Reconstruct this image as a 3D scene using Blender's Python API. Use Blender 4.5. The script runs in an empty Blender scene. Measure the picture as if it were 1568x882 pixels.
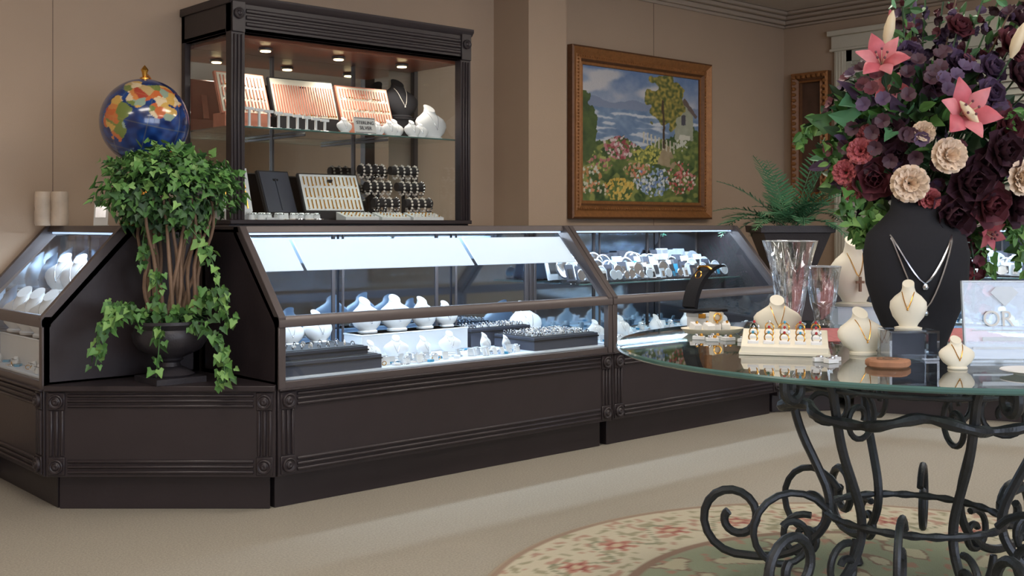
import bpy, bmesh, math, random
from mathutils import Vector, Matrix, noise
R = random.Random(7)
S = bpy.context.scene
S.view_settings.view_transform = 'Standard'
pi = math.pi

def s2l(v):
    v = v / 255.0
    return v / 12.92 if v <= 0.04045 else ((v + 0.055) / 1.055) ** 2.4
def C(r, g, b): return (s2l(r), s2l(g), s2l(b), 1.0)

# ------------------------------------------------------------------ materials
def mat(name, col, rough=0.5, metal=0.0, var=0.12, scale=20, bump=0.0, bscale=None, emis=0.0, ecol=None, coat=0.0, spec=0.5):
    m = bpy.data.materials.new(name); m.use_nodes = True
    nt = m.node_tree; p = nt.nodes['Principled BSDF']
    tc = nt.nodes.new('ShaderNodeTexCoord')
    nz = nt.nodes.new('ShaderNodeTexNoise'); nz.inputs['Scale'].default_value = scale; nz.inputs['Detail'].default_value = 4
    nt.links.new(tc.outputs['Object'], nz.inputs['Vector'])
    mx = nt.nodes.new('ShaderNodeMix'); mx.data_type = 'RGBA'
    mx.inputs[6].default_value = tuple(max(0, c * (1 - var)) for c in col[:3]) + (1,)
    mx.inputs[7].default_value = tuple(min(1, c * (1 + var)) for c in col[:3]) + (1,)
    nt.links.new(nz.outputs['Fac'], mx.inputs[0]); nt.links.new(mx.outputs[2], p.inputs['Base Color'])
    p.inputs['Roughness'].default_value = rough; p.inputs['Metallic'].default_value = metal
    p.inputs['Coat Weight'].default_value = coat; p.inputs['Specular IOR Level'].default_value = spec
    if emis:
        p.inputs['Emission Color'].default_value = ecol or col; p.inputs['Emission Strength'].default_value = emis
    if bump:
        n2 = nt.nodes.new('ShaderNodeTexNoise'); n2.inputs['Scale'].default_value = bscale or scale * 4; n2.inputs['Detail'].default_value = 3
        nt.links.new(tc.outputs['Object'], n2.inputs['Vector'])
        bp = nt.nodes.new('ShaderNodeBump'); bp.inputs['Strength'].default_value = bump; bp.inputs['Distance'].default_value = 0.01
        nt.links.new(n2.outputs['Fac'], bp.inputs['Height']); nt.links.new(bp.outputs[0], p.inputs['Normal'])
    return m

def glassmat(name, tint, f0=.04, rough=0.01, gcol=(1, 1, 1, 1)):
    m = bpy.data.materials.new(name); m.use_nodes = True
    nt = m.node_tree; nt.nodes.clear()
    o = nt.nodes.new('ShaderNodeOutputMaterial'); mx = nt.nodes.new('ShaderNodeMixShader')
    lw = nt.nodes.new('ShaderNodeLayerWeight'); lw.inputs['Blend'].default_value = .5
    pw = nt.nodes.new('ShaderNodeMath'); pw.operation = 'POWER'; pw.inputs[1].default_value = 5
    ma = nt.nodes.new('ShaderNodeMath'); ma.operation = 'MULTIPLY_ADD'; ma.inputs[1].default_value = 1 - f0; ma.inputs[2].default_value = f0
    nt.links.new(lw.outputs['Facing'], pw.inputs[0]); nt.links.new(pw.outputs[0], ma.inputs[0])
    t = nt.nodes.new('ShaderNodeBsdfTransparent'); t.inputs[0].default_value = tint
    g = nt.nodes.new('ShaderNodeBsdfGlossy'); g.inputs['Roughness'].default_value = rough; g.inputs[0].default_value = gcol
    nt.links.new(ma.outputs[0], mx.inputs[0]); nt.links.new(t.outputs[0], mx.inputs[1]); nt.links.new(g.outputs[0], mx.inputs[2])
    nt.links.new(mx.outputs[0], o.inputs[0])
    return m

def vcmat(name, rough=0.6, bump=0.0, bscale=60, coat=0.0):
    m = mat(name, (1, 1, 1, 1), rough=rough, bump=bump, bscale=bscale, coat=coat, scale=90, var=0.1)
    nt = m.node_tree; p = nt.nodes['Principled BSDF']
    a = nt.nodes.new('ShaderNodeVertexColor'); a.layer_name = 'Col'
    mx = nt.nodes.new('ShaderNodeMix'); mx.data_type = 'RGBA'; mx.blend_type = 'MULTIPLY'; mx.inputs[0].default_value = 1
    src = p.inputs['Base Color'].links[0].from_socket
    nt.links.new(a.outputs[0], mx.inputs[6]); nt.links.new(src, mx.inputs[7]); nt.links.new(mx.outputs[2], p.inputs['Base Color'])
    return m

M_wall = mat('wall_vinyl', C(177, 155, 134), 0.85, var=0.04, scale=3, bump=0.15, bscale=300)
M_wall2 = mat('wall_trim_paint', C(176, 161, 146), 0.7, var=0.03)
M_ceil = mat('ceiling_paint', C(194, 184, 173), 0.9, var=0.03, bump=0.1, bscale=200)
M_carpet = mat('carpet', C(160, 153, 140), 0.95, var=0.4, scale=140, bump=0.6, bscale=350)
M_blk = mat('black_cabinet_lacquer', C(47, 40, 43), 0.40, var=0.2, scale=8, bump=0.05, bscale=60)
M_frm = mat('bronze_black_frame', C(88, 80, 80), 0.38, metal=0.2, var=0.1)
M_dark = mat('dark_interior', C(30, 28, 32), 0.6)
M_wood = mat('reddish_wood', C(118, 60, 38), 0.3, var=0.35, scale=12)
M_deck = mat('case_deck_cloth', C(205, 215, 228), 0.8, var=0.05)
M_white = mat('white_leatherette', C(226, 228, 230), 0.55, var=0.04)
M_cream = mat('cream_leatherette', C(224, 218, 200), 0.55, var=0.05)
M_diff = mat('white_diffuser', C(222, 230, 238), 0.6, var=0.02, emis=0.5, ecol=C(220, 232, 245))
M_led = mat('led_strip', C(255, 255, 255), 0.5, emis=1.4, ecol=C(190, 215, 250))
M_velvet = mat('black_velvet', C(24, 24, 30), 0.9, var=0.2, scale=80)
M_grey = mat('charcoal_box', C(66, 70, 84), 0.55)
M_gold = mat('gold', C(226, 170, 82), 0.25, metal=1.0)
M_silver = mat('silver', C(225, 228, 235), 0.2, metal=1.0)
M_pearl = mat('pearl', C(235, 225, 215), 0.25, coat=0.5)
M_blue = mat('blue_gem', C(60, 150, 190), 0.3, coat=0.5)
M_red = mat('red_lace', C(168, 96, 98), 0.85, var=0.5, scale=60)
M_ruby = mat('ruby', C(170, 30, 40), 0.2, coat=0.6)
M_pinkc = mat('rose_gold_chain', C(210, 136, 112), 0.4, metal=0.2)
M_mirror = mat('mirror', C(228, 228, 226), 0.03, metal=1.0, var=0.0)
M_mirror2 = mat('mirror_blue', C(166, 184, 202), 0.06, metal=1.0, var=0.0)
M_glass = glassmat('clear_glass', (0.94, 0.97, 0.97, 1), .05)
M_slant = glassmat('slanted_case_glass', (0.90, 0.95, 0.98, 1), .09)
M_shelfg = glassmat('shelf_glass', (0.80, 0.90, 0.90, 1), .08)
M_tableg = glassmat('table_glass', (0.60, 0.68, 0.66, 1), .10, 0.02)
M_gedge = mat('glass_edge_green', C(74, 108, 104), 0.15, coat=0.6)
M_acr = glassmat('acrylic', (0.88, 0.92, 0.95, 1), .08, 0.03)
M_iron = mat('wrought_iron', C(66, 68, 72), 0.45, metal=0.6, var=0.3, scale=30, bump=0.2)
M_urn = mat('black_urn', C(46, 43, 48), 0.45, var=0.2, scale=25, bump=0.15)
M_soil = mat('soil', C(50, 38, 28), 0.95, bump=0.6)
M_stem = mat('vine_stem', C(124, 100, 82), 0.8, var=0.3, scale=30)
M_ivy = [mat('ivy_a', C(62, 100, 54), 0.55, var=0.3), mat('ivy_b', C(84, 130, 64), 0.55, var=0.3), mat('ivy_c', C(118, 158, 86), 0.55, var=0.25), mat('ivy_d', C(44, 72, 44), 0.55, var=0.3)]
M_fern = [mat('fern_a', C(80, 134, 96), 0.55), mat('fern_b', C(108, 158, 114), 0.55), mat('fern_c', C(56, 102, 70), 0.55)]
M_lily = mat('lily_pink', C(192, 94, 104), 0.5, var=0.3, scale=30)
M_lily2 = mat('lily_pale', C(208, 126, 132), 0.5, var=0.3, scale=30)
M_plum = mat('plum_petal', C(68, 38, 50), 0.6, var=0.35, scale=30)
M_plum2 = mat('burgundy_petal', C(98, 46, 56), 0.6, var=0.35, scale=30)
M_purp = mat('dusty_purple_petal', C(84, 64, 92), 0.6, var=0.35, scale=30)
M_crm = mat('cream_petal', C(230, 206, 182), 0.6, var=0.15, scale=30)
M_rosep = mat('dusty_rose_petal', C(170, 86, 90), 0.6, var=0.3, scale=30)
M_bud = mat('bud_cream', C(222, 204, 170), 0.5, var=0.1)
M_goldf = mat('antique_gold_frame', C(156, 106, 62), 0.4, metal=0.3, var=0.4, scale=40, bump=0.3, bscale=90)
M_goldd = mat('dark_gold_frame', C(112, 76, 50), 0.45, metal=0.3, var=0.4, scale=40)
M_seam = mat('wall_seam', C(132, 113, 98), 0.8)
M_trimw = mat('white_trim_paint', C(202, 197, 182), 0.5, var=0.03)
M_shut = mat('shutter_paint', C(186, 186, 174), 0.5, var=0.03)
M_marble = mat('marbled_ceramic', C(196, 180, 162), 0.35, var=0.35, scale=14)
M_lamp = mat('lamp_emitter', C(255, 255, 255), 0.5, emis=15.5, ecol=C(255, 245, 232))
M_puck = mat('puck_light', C(255, 240, 200), 0.5, emis=10, ecol=C(255, 226, 170))
M_day = mat('daylight_pane', C(255, 255, 255), 0.5, emis=6, ecol=C(222, 234, 255))
M_frost = glassmat('frosted_acrylic', (0.72, 0.77, 0.82, 1), .10, 0.2)
M_ink = mat('sign_ink', C(40, 44, 54), 0.6)
M_paper = mat('sign_paper', C(212, 212, 210), 0.7, var=0.02)
M_slice = mat('wood_slice', C(158, 112, 84), 0.7, var=0.3, scale=40)
M_frost2 = mat('etched_white', C(196, 206, 216), 0.4)

# ------------------------------------------------------------------ builder
class B:
    def __init__(s, name):
        s.name = name; s.bm = bmesh.new(); s.mats = []; s.M = Matrix.Identity(4)
    def mi(s, m):
        if m not in s.mats: s.mats.append(m)
        return s.mats.index(m)
    def add(s, vs, fs, m, smooth=False):
        i = s.mi(m); M = s.M
        v = [s.bm.verts.new(M @ Vector(p)) for p in vs]
        for f in fs:
            try:
                fc = s.bm.faces.new([v[k] for k in f]); fc.material_index = i; fc.smooth = smooth
            except ValueError: pass
    def box(s, x0, x1, y0, y1, z0, z1, m, T=None):
        vs = [(x0, y0, z0), (x1, y0, z0), (x1, y1, z0), (x0, y1, z0), (x0, y0, z1), (x1, y0, z1), (x1, y1, z1), (x0, y1, z1)]
        if T is not None: vs = [T @ Vector(v) for v in vs]
        s.add(vs, [(0, 3, 2, 1), (4, 5, 6, 7), (0, 1, 5, 4), (1, 2, 6, 5), (2, 3, 7, 6), (3, 0, 4, 7)], m)
    def cbox(s, c, d, m, rot=(0, 0, 0)):
        T = Matrix.Translation(c) @ Matrix.Rotation(rot[2], 4, 'Z') @ Matrix.Rotation(rot[1], 4, 'Y') @ Matrix.Rotation(rot[0], 4, 'X')
        s.box(-d[0] / 2, d[0] / 2, -d[1] / 2, d[1] / 2, -d[2] / 2, d[2] / 2, m, T)
    def quad(s, a, b, c, d, m): s.add([a, b, c, d], [(0, 1, 2, 3)], m)
    def loft(s, secs, m, seg=24, o=(0, 0, 0), T=None, smooth=True, wave=None, cap=True):
        vs = []; fs = []
        for j, q in enumerate(secs):
            z, rx, ry, yo = q[:4]; tilt = q[4] if len(q) > 4 else 0
            for i in range(seg):
                a = 2 * pi * i / seg; w = wave(a, j) if wave else 1
                p = Vector((rx * w * math.cos(a), ry * w * math.sin(a) + yo, z + tilt * ry * math.sin(a)))
                if T is not None: p = T @ p
                vs.append(p + Vector(o))
        for j in range(len(secs) - 1):
            for i in range(seg):
                k = (i + 1) % seg
                fs.append((j * seg + i, j * seg + k, (j + 1) * seg + k, (j + 1) * seg + i))
        if cap:
            fs.append(tuple(range(seg))[::-1]); fs.append(tuple((len(secs) - 1) * seg + i for i in range(seg)))
        s.add(vs, fs, m, smooth)
    def lathe(s, prof, m, seg=24, o=(0, 0, 0), T=None, smooth=True, wave=None, cap=True):
        s.loft([(z, r, r, 0) for r, z in prof], m, seg, o, T, smooth, wave, cap)
    def tube(s, pts, r, m, seg=8, close=False):
        pts = [Vector(p) for p in pts]; n = len(pts); vs = []; fs = []
        t0 = (pts[1] - pts[0]).normalized(); u = t0.orthogonal().normalized()
        for j in range(n):
            if close: t = pts[(j + 1) % n] - pts[j - 1]
            else: t = pts[min(j + 1, n - 1)] - pts[max(j - 1, 0)]
            if t.length < 1e-9: t = t0.copy()
            t.normalize(); u = (u - t * u.dot(t))
            if u.length < 1e-6: u = t.orthogonal()
            u.normalize(); w = t.cross(u)
            rr = r[j] if isinstance(r, (list, tuple)) else r
            for i in range(seg):
                a = 2 * pi * i / seg
                vs.append(pts[j] + (u * math.cos(a) + w * math.sin(a)) * rr)
        for j in range(n if close else n - 1):
            j2 = (j + 1) % n
            for i in range(seg):
                k = (i + 1) % seg
                fs.append((j * seg + i, j * seg + k, j2 * seg + k, j2 * seg + i))
        if not close:
            fs.append(tuple(range(seg))[::-1]); fs.append(tuple((n - 1) * seg + i for i in range(seg)))
        s.add(vs, fs, m, True)
    def ring(s, c, r, t, m, ax=(0, 0, 1), n=14, seg=5):
        ax = Vector(ax).normalized(); u = ax.orthogonal().normalized(); w = ax.cross(u); c = Vector(c)
        s.tube([c + (u * math.cos(2 * pi * i / n) + w * math.sin(2 * pi * i / n)) * r for i in range(n)], t, m, seg, True)
    def ball(s, c, r, m, seg=10, sq=1.0):
        n = max(4, seg // 2)
        s.loft([(-r * sq * math.cos(pi * j / n), max(1e-4, r * math.sin(pi * j / n)), max(1e-4, r * math.sin(pi * j / n)), 0) for j in range(n + 1)], m, seg, c)
    def prism(s, poly, z0, z1, m):
        n = len(poly)
        vs = [(x, y, z0) for x, y in poly] + [(x, y, z1) for x, y in poly]
        s.add(vs, [tuple(range(n))[::-1], tuple(range(n, 2 * n))] + [(i, (i + 1) % n, n + (i + 1) % n, n + i) for i in range(n)], m)
    def xprism(s, poly, x0, x1, m):
        n = len(poly)
        vs = [(x0, y, z) for y, z in poly] + [(x1, y, z) for y, z in poly]
        s.add(vs, [tuple(range(n))[::-1], tuple(range(n, 2 * n))] + [(i, (i + 1) % n, n + (i + 1) % n, n + i) for i in range(n)], m)
    def finish(s, loc=(0, 0, 0), rz=0.0, bevel=0.0, parent=None):
        bmesh.ops.recalc_face_normals(s.bm, faces=s.bm.faces)
        me = bpy.data.meshes.new(s.name); s.bm.to_mesh(me); s.bm.free()
        for m in s.mats: me.materials.append(m)
        try: me.set_sharp_from_angle(angle=math.radians(42))
        except Exception: pass
        o = bpy.data.objects.new(s.name, me); S.collection.objects.link(o)
        o.location = loc; o.rotation_euler = (0, 0, rz)
        if bevel:
            b = o.modifiers.new('bev', 'BEVEL'); b.width = bevel; b.segments = 1; b.limit_method = 'ANGLE'; b.angle_limit = math.radians(50)
        if parent: o.parent = parent
        return o

def inst(o, loc, rz=0, sc=1):
    c = bpy.data.objects.new(o.name.split('.')[0], o.data); S.collection.objects.link(c)
    c.location = loc; c.rotation_euler = (0, 0, rz); c.scale = (sc, sc, sc)
    return c

# ------------------------------------------------------------------ foliage helpers
IVY = [(0, 0), (.3, -.2), (.52, .1), (.33, .33), (.22, .62), (0, 1.0), (-.22, .62), (-.33, .33), (-.52, .1), (-.3, -.2)]
LEAF = [(0, 0), (.2, .2), (.26, .45), (.16, .78), (0, 1), (-.16, .78), (-.26, .45), (-.2, .2)]
NLEAF = [(0, 0), (.05, .2), (.065, .5), (.045, .8), (0, 1), (-.045, .8), (-.065, .5), (-.05, .2)]
def leaf(b, p, d, n, size, m, out=IVY, fold=.12):
    d = Vector(d).normalized(); n = Vector(n); n = (n - d * n.dot(d))
    if n.length < 1e-4: n = d.orthogonal()
    n.normalize(); x = d.cross(n); p = Vector(p)
    vs = [p + (d * .35 - n * fold) * size]
    for (u, v) in out: vs.append(p + (x * u + d * v + n * (abs(u) * .25 - (v * v) * .18)) * size)
    k = len(out)
    b.add(vs, [(0, 1 + i, 1 + (i + 1) % k) for i in range(k)], m, True)
def rv(): 
    while True:
        v = Vector((R.uniform(-1, 1), R.uniform(-1, 1), R.uniform(-1, 1)))
        if .05 < v.length < 1: return v.normalized()
def petals(b, c, ax, n, L, w, a0, a1, m, ph=0, cup=.15, seg=5, off=0.0, point=True):
    ax = Vector(ax).normalized(); u = ax.orthogonal().normalized(); v = ax.cross(u); c = Vector(c)
    for i in range(n):
        a = 2 * pi * i / n + ph; rd = u * math.cos(a) + v * math.sin(a); sd = ax.cross(rd)
        p = c + rd * off; vs = []
        for j in range(seg + 1):
            t = j / seg; ang = math.radians(a0 + (a1 - a0) * t)
            d = ax * math.cos(ang) + rd * math.sin(ang); nn = ax * -math.sin(ang) + rd * math.cos(ang)
            ww = w * (math.sin(pi * (0.12 + 0.86 * t)) if point else min(1, math.sin(pi * (.1 + .72 * t)) * 1.1))
            for q in (-1, 0, 1): vs.append(p + sd * q * ww * .5 - nn * (cup * w * (q * q)) )
            p = p + d * (L / seg)
        fs = []
        for j in range(seg):
            for q in range(2): fs.append((j * 3 + q, j * 3 + q + 1, j * 3 + q + 4, j * 3 + q + 3))
        b.add(vs, fs, m, True)
def lily(b, c, ax, L, m, m2):
    petals(b, c, ax, 3, L, L * .50, 18, 100, m, 0, -.1, 6); petals(b, c, ax, 3, L * .95, L * .42, 18, 90, m2, pi / 3, -.1, 6)
    ax = Vector(ax).normalized(); u = ax.orthogonal().normalized(); v = ax.cross(u)
    petals(b, Vector(c) - ax * .002, ax, 6, L * .35, L * .16, 14, 70, M_bud, .2, -.1, 3)
    for i in range(5):
        a = 2 * pi * i / 5; e = Vector(c) + ax * L * .6 + (u * math.cos(a) + v * math.sin(a)) * L * .15
        b.tube([c, e], .0012, M_bud, 4); b.ball(e, .004, M_plum2, 6)
def rose(b, c, ax, r, m):
    petals(b, c, ax, 3, r * .9, r * .9, 30, -25, m, .3, .25, 4, r * .05, False)
    petals(b, c, ax, 4, r * 1.1, r * 1.1, 50, -15, m, .9, .25, 4, r * .1, False)
    petals(b, c, ax, 5, r * 1.25, r * 1.2, 75, 10, m, .2, .22, 4, r * .12, False)
    petals(b, c, ax, 6, r * 1.35, r * 1.2, 95, 45, m, .6, .2, 4, r * .12, False)
def mum(b, c, ax, r, m):
    for k, (n, a) in enumerate(((5, 6), (8, 22), (10, 42), (12, 60), (12, 82))):
        petals(b, c, ax, n, r * (.80 + .06 * k), r * .62, a * .4, a + 26, m, k * .37 + R.random(), .22 if k % 2 else -.22, 4, r * .06, False)

# ------------------------------------------------------------------ ROOM
ROTC = -math.radians(41.8)
YW = 5.17; XR = 7.51; ZC = 2.74; XL = -3.0; YB = -3.5
def boxobj(name, x0, x1, y0, y1, z0, z1, m):
    b = B(name); b.box(x0, x1, y0, y1, z0, z1, m); return b.finish()
boxobj('floor', XL - .15, XR + .15, YB - .15, YW + .15, -.1, 0, M_carpet)
boxobj('ceiling', XL - .15, XR + .15, YB - .15, YW + .15, ZC, ZC + .1, M_ceil)
b = B('wall_back'); b.box(XL - .15, XR + .15, YW, YW + .15, 0, ZC, M_wall)
for xs in (0.61, 1.83, 5.95):
    b.box(xs - .002, xs + .002, YW - .002, YW, .1, ZC - .12, M_seam)
b.finish()
boxobj('wall_left', XL - .15, XL, YB, YW, 0, ZC, M_wall)
boxobj('wall_right', XR, XR + .15, YB, YW, 0, ZC, M_wall)
boxobj('wall_front', XL - .15, XR + .15, YB - .15, YB, 0, ZC, M_wall)
boxobj('wall_pillar', 4.473, 4.784, 4.855, YW, 0, ZC, M_wall)
b = B('trim_1')
for k, (dy, z0, z1) in enumerate(((.09, ZC - .03, ZC), (.065, ZC - .06, ZC - .03), (.035, ZC - .095, ZC - .06), (.018, ZC - .12, ZC - .095))):
    b.box(4.784, XR, YW - dy, YW, z0, z1, M_wall2); b.box(XR - dy, XR, YB, YW - dy, z0, z1, M_wall2)
    b.box(XL, 4.473, YW - dy, YW, z0, z1, M_wall2)
b.finish(bevel=.006)
b = B('baseboard_back'); b.box(XL, 4.473, YW - .015, YW, 0, .1, M_blk); b.box(4.784, XR, YW - .015, YW, 0, .1, M_blk); b.finish()
b = B('baseboard_right'); b.box(XR - .015, XR, YB, 2.9, 0, .1, M_blk); b.finish()

b = B('window_1')
y0, y1 = 3.0, 4.70
b.box(XR - .03, XR - .001, y1 - .10, y1, 0.0, 2.42, M_trimw); b.box(XR - .03, XR - .001, y0, y0 + .10, 0.0, 2.42, M_trimw)
b.box(XR - .04, XR - .001, y0 - .02, y1 + .02, 2.40, 2.50, M_trimw); b.box(XR - .07, XR - .001, y0 - .04, y1 + .04, 2.50, 2.54, M_trimw)
b.box(XR - .05, XR - .001, y0 - .03, y1 + .03, 2.385, 2.405, M_trimw)
for f in (.02, .045, .07):
    b.box(XR - .036, XR - .03, y1 - f - .006, y1 - f + .006, .1, 2.38, M_trimw)
ym = (y0 + y1) / 2
for (a, c) in ((y0 + .1, ym), (ym, y1 - .1)):
    b.box(XR - .028, XR - .004, a, a + .05, .1, 2.385, M_shut); b.box(XR - .028, XR - .004, c - .05, c, .1, 2.385, M_shut)
    b.box(XR - .028, XR - .004, a, c, .1, .2, M_shut); b.box(XR - .028, XR - .004, a, c, 2.3, 2.385, M_shut)
    z = .22
    while z < 2.3:
        b.cbox((XR - .018, (a + c) / 2, z), (.006, c - a - .1, .052), M_shut, (0, .6, 0)); z += .046
b.finish(bevel=.002)

b = B('window_2')
for i in range(3):
    x0 = -1.6 + i * 1.9
    b.box(x0, x0 + 1.7, YB + .002, YB + .012, .6, 2.35, M_day)
    for (p, q) in ((x0 - .06, x0), (x0 + 1.7, x0 + 1.76)): b.box(p, q, YB, YB + .05, .54, 2.41, M_trimw)
    b.box(x0 - .06, x0 + 1.76, YB, YB + .05, .54, .6, M_trimw); b.box(x0 - .06, x0 + 1.76, YB, YB + .05, 2.35, 2.41, M_trimw)
    b.box(x0 + .83, x0 + .87, YB, YB + .04, .6, 2.35, M_trimw)
b.finish()

LP = [(1.0, 2.4), (3.6, 2.4), (6.1, 2.2), (1.0, -.6), (3.8, -.6), (-1.4, 2.6)]
for (x, y) in LP:
    b = B('ceiling_light_panel'); b.box(-.6, .6, -.3, .3, -.012, -.002, M_lamp)
    for q in ((-.63, -.6, -.33, .33), (.6, .63, -.33, .33), (-.6, .6, -.33, -.3), (-.6, .6, .3, .33)): b.box(*q, -.02, 0, M_trimw)
    b.finish((x, y, ZC - .001))

# ------------------------------------------------------------------ CASEWORK
def rosette(b, x, z, r=.03, y=0.0):
    T = Matrix.Translation((x, y, z)) @ Matrix.Rotation(pi / 2, 4, 'X')
    b.lathe([(r, 0), (r, .010), (r * .82, .014), (r * .7, .008), (r * .5, .008), (r * .42, .014), (r * .15, .016), (.0005, .012)], M_blk, 20, T=T)
def reeds_h(b, x0, x1, z0, z1, n=3, y=0.0, m=None, dp=.008):
    h = (z1 - z0) / n; m = m or M_blk
    for i in range(n):
        za = z0 + i * h + h * .10; zb = z0 + (i + 1) * h - h * .10
        b.xprism([(y, za), (y - dp, za + (zb - za) * .25), (y - dp, zb - (zb - za) * .25), (y, zb)], x0, x1, m)
def reeds_v(b, x0, x1, z0, z1, n=3, y=0.0, m=None, dp=.008):
    w = (x1 - x0) / n; m = m or M_blk
    for i in range(n):
        a = x0 + i * w + w * .10; c = x0 + (i + 1) * w - w * .10
        b.prism([(a, y), (a + (c - a) * .25, y - dp), (c - (c - a) * .25, y - dp), (c, y)], z0, z1, m)
def front_panel(b, L, z0=.13, z1=.46):
    b.box(0, L, 0, .03, z0, z1, M_blk)
    s = .082
    reeds_h(b, s, L - s, z0 + .010, z0 + .070); reeds_h(b, s, L - s, z1 - .072, z1 - .014)
    for (a, c) in ((.010, s - .010), (L - s + .010, L - .010)):
        reeds_v(b, a, c, z0 + .08, z1 - .08)
        b.box(a, c, -.007, 0, z0 + .008, z0 + .076, M_blk); b.box(a, c, -.007, 0, z1 - .078, z1 - .012, M_blk)
        rosette(b, (a + c) / 2, z0 + .042, .028, -.006); rosette(b, (a + c) / 2, z1 - .045, .028, -.006)
    b.xprism([(0, z1 - .012), (-.016, z1 - .008), (-.016, z1), (0, z1)], 0, L, M_blk)
SL = .32
def showcase(L, dp, solid_l, solid_r, loc, rz, white=False, shelf=False, pw=7.0, endmirror=False):
    b = B('jewelry_display_case')
    b.box(0.02, L - .02, .06, dp - .02, 0, .13, M_blk)
    front_panel(b, L)
    b.box(0, L, .03, dp, .13, .455, M_blk)
    b.box(0.0, L, .0, dp, .455, .485, M_frm)
    b.box(.01, L - .01, .02, dp - .01, .485, .495, M_deck)
    prof = [(0, .455), (0, .70), (SL, 1.045), (SL, 1.06), (dp, 1.06), (dp, .455)]
    for (sol, a, c) in ((solid_l, 0, .022), (solid_r, L - .022, L)):
        if sol: b.xprism(prof, a, c, M_blk)
        e = .03
        a2, c2 = (0, e) if a == 0 else (L - e, L)
        b.box(a2, c2, -.006, .025, .455, .70, M_frm)
        b.xprism([(-.008, .695), (-.008, .728), (SL - .02, 1.07), (SL + .03, 1.07), (SL + .03, 1.04), (.024, .695)], a2, c2, M_frm)
        b.box(a2, c2, dp - .03, dp, .455, 1.05, M_frm)
    if endmirror: b.xprism([(.03, .50), (.03, .715), (SL + .01, 1.03), (dp - .04, 1.03), (dp - .04, .50)], .023, .027, M_mirror2)
    b.xprism([(-.010, .690), (-.010, .716), (.004, .732), (.03, .732), (.03, .690)], 0, L, M_frm)
    b.xprism([(SL - .02, 1.045), (SL - .005, 1.072), (dp, 1.072), (dp, 1.045)], 0, L, M_frm)
    b.quad((.03, .006, .487), (L - .03, .006, .487), (L - .03, .006, .692), (.03, .006, .692), M_glass)
    b.quad((.03, .012, .730), (L - .03, .012, .730), (L - .03, SL - .006, 1.045), (.03, SL - .006, 1.045), M_slant)
    b.box(.03, L - .03, SL + .002, SL + .018, 1.036, 1.044, M_led)
    b.box(.03, L - .03, dp - .035, dp - .028, .50, 1.03, M_mirror2)
    for i in range(4):
        x = .03 + (L - .06) * i / 3
        b.box(x - .008, x + .008, dp - .042, dp - .034, .50, 1.04, M_frm)
    if white:
        def P(x, t): z = .730 + .315 * t; return (x, .02 + (SL - .018) * t + .012, z - .012)
        for (a, c) in ((.04, .235), (.25, 1.13), (1.15, L - .04)):
            b.add([P(a, .56), P(c, .56), P(c, .95), P(a, .95)] + [tuple(Vector(P(x, t)) + Vector((0, .004, -.004))) for x, t in ((a, .56), (c, .56), (c, .95), (a, .95))],
                  [(0, 1, 2, 3), (7, 6, 5, 4), (0, 1, 5, 4), (1, 2, 6, 5), (2, 3, 7, 6), (3, 0, 4, 7)], M_diff)
    if shelf:
        b.box(.03, L - .03, .26, dp - .05, .77, .777, M_shelfg); b.box(.03, L - .03, .255, .26, .77, .777, M_gedge)
    for x in ([L / 2] if L < 1.3 else [L * .36, L * .72]):
        b.box(x - .005, x + .005, dp - .06, dp - .05, .495, 1.04, M_frm)
    o = b.finish(loc, rz, bevel=.002)
    l = bpy.data.lights.new('case_led_light', 'AREA'); l.shape = 'RECTANGLE'; l.size = L - .12; l.size_y = .03; l.energy = pw * L; l.color = (.70, .84, 1.0)
    lo = bpy.data.objects.new('case_led_light', l); S.collection.objects.link(lo); lo.parent = o; lo.location = (L / 2, SL + .06, 1.034); lo.rotation_euler = (-.15, 0, 0)
    return o
MID = (2.145, 3.716, 0); LEFT = (1.489, 5.155, 0); C3 = (3.975, 3.716, 0); C4 = (5.72, 3.5, 0)
A4 = -math.radians(67)
showcase(1.825, .62, True, False, MID, 0, white=True)
showcase(.85, .63, True, True, LEFT, -pi / 2, shelf=True, pw=6, endmirror=True)
showcase(1.39, .62, False, True, C3, 0, shelf=True, pw=6)
showcase(2.2, .62, True, False, C4, A4, shelf=True, pw=6)

b = B('corner_plant_stand')
ang = math.atan2(-.588, .656); Lc = math.hypot(.588, .656)
front_panel(b, Lc - .02)
b.prism([(.0, .03), (Lc - .02, .03), (Lc / 2 + .01, Lc / 2 - .01)], .13, .455, M_blk)
b.prism([(-.0, -.02), (Lc - .02, -.02), (Lc - .02, .03), (Lc / 2, Lc / 2 - .005), (0, .03)], .455, .475, M_blk)
b.prism([(.03, .05), (Lc - .05, .05), (Lc / 2, Lc / 2 - .05)], 0, .13, M_blk)
b.finish((1.489 + .005, 4.304 - .012, 0), ang, bevel=.002)

b = B('corner_pedestal')
b.prism([(5.37, 3.74), (5.71, 3.52), (6.27, 3.76), (5.95, 4.33), (5.37, 4.33)], .1, .70, M_blk)
b.prism([(5.37, 3.72), (5.71, 3.50), (6.28, 3.75), (5.96, 4.34), (5.37, 4.34)], .70, .725, M_frm)
b.prism([(5.40, 3.80), (5.70, 3.60), (6.2, 3.80), (5.9, 4.28), (5.40, 4.28)], 0, .1, M_blk)
b.finish(bevel=.003)

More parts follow.
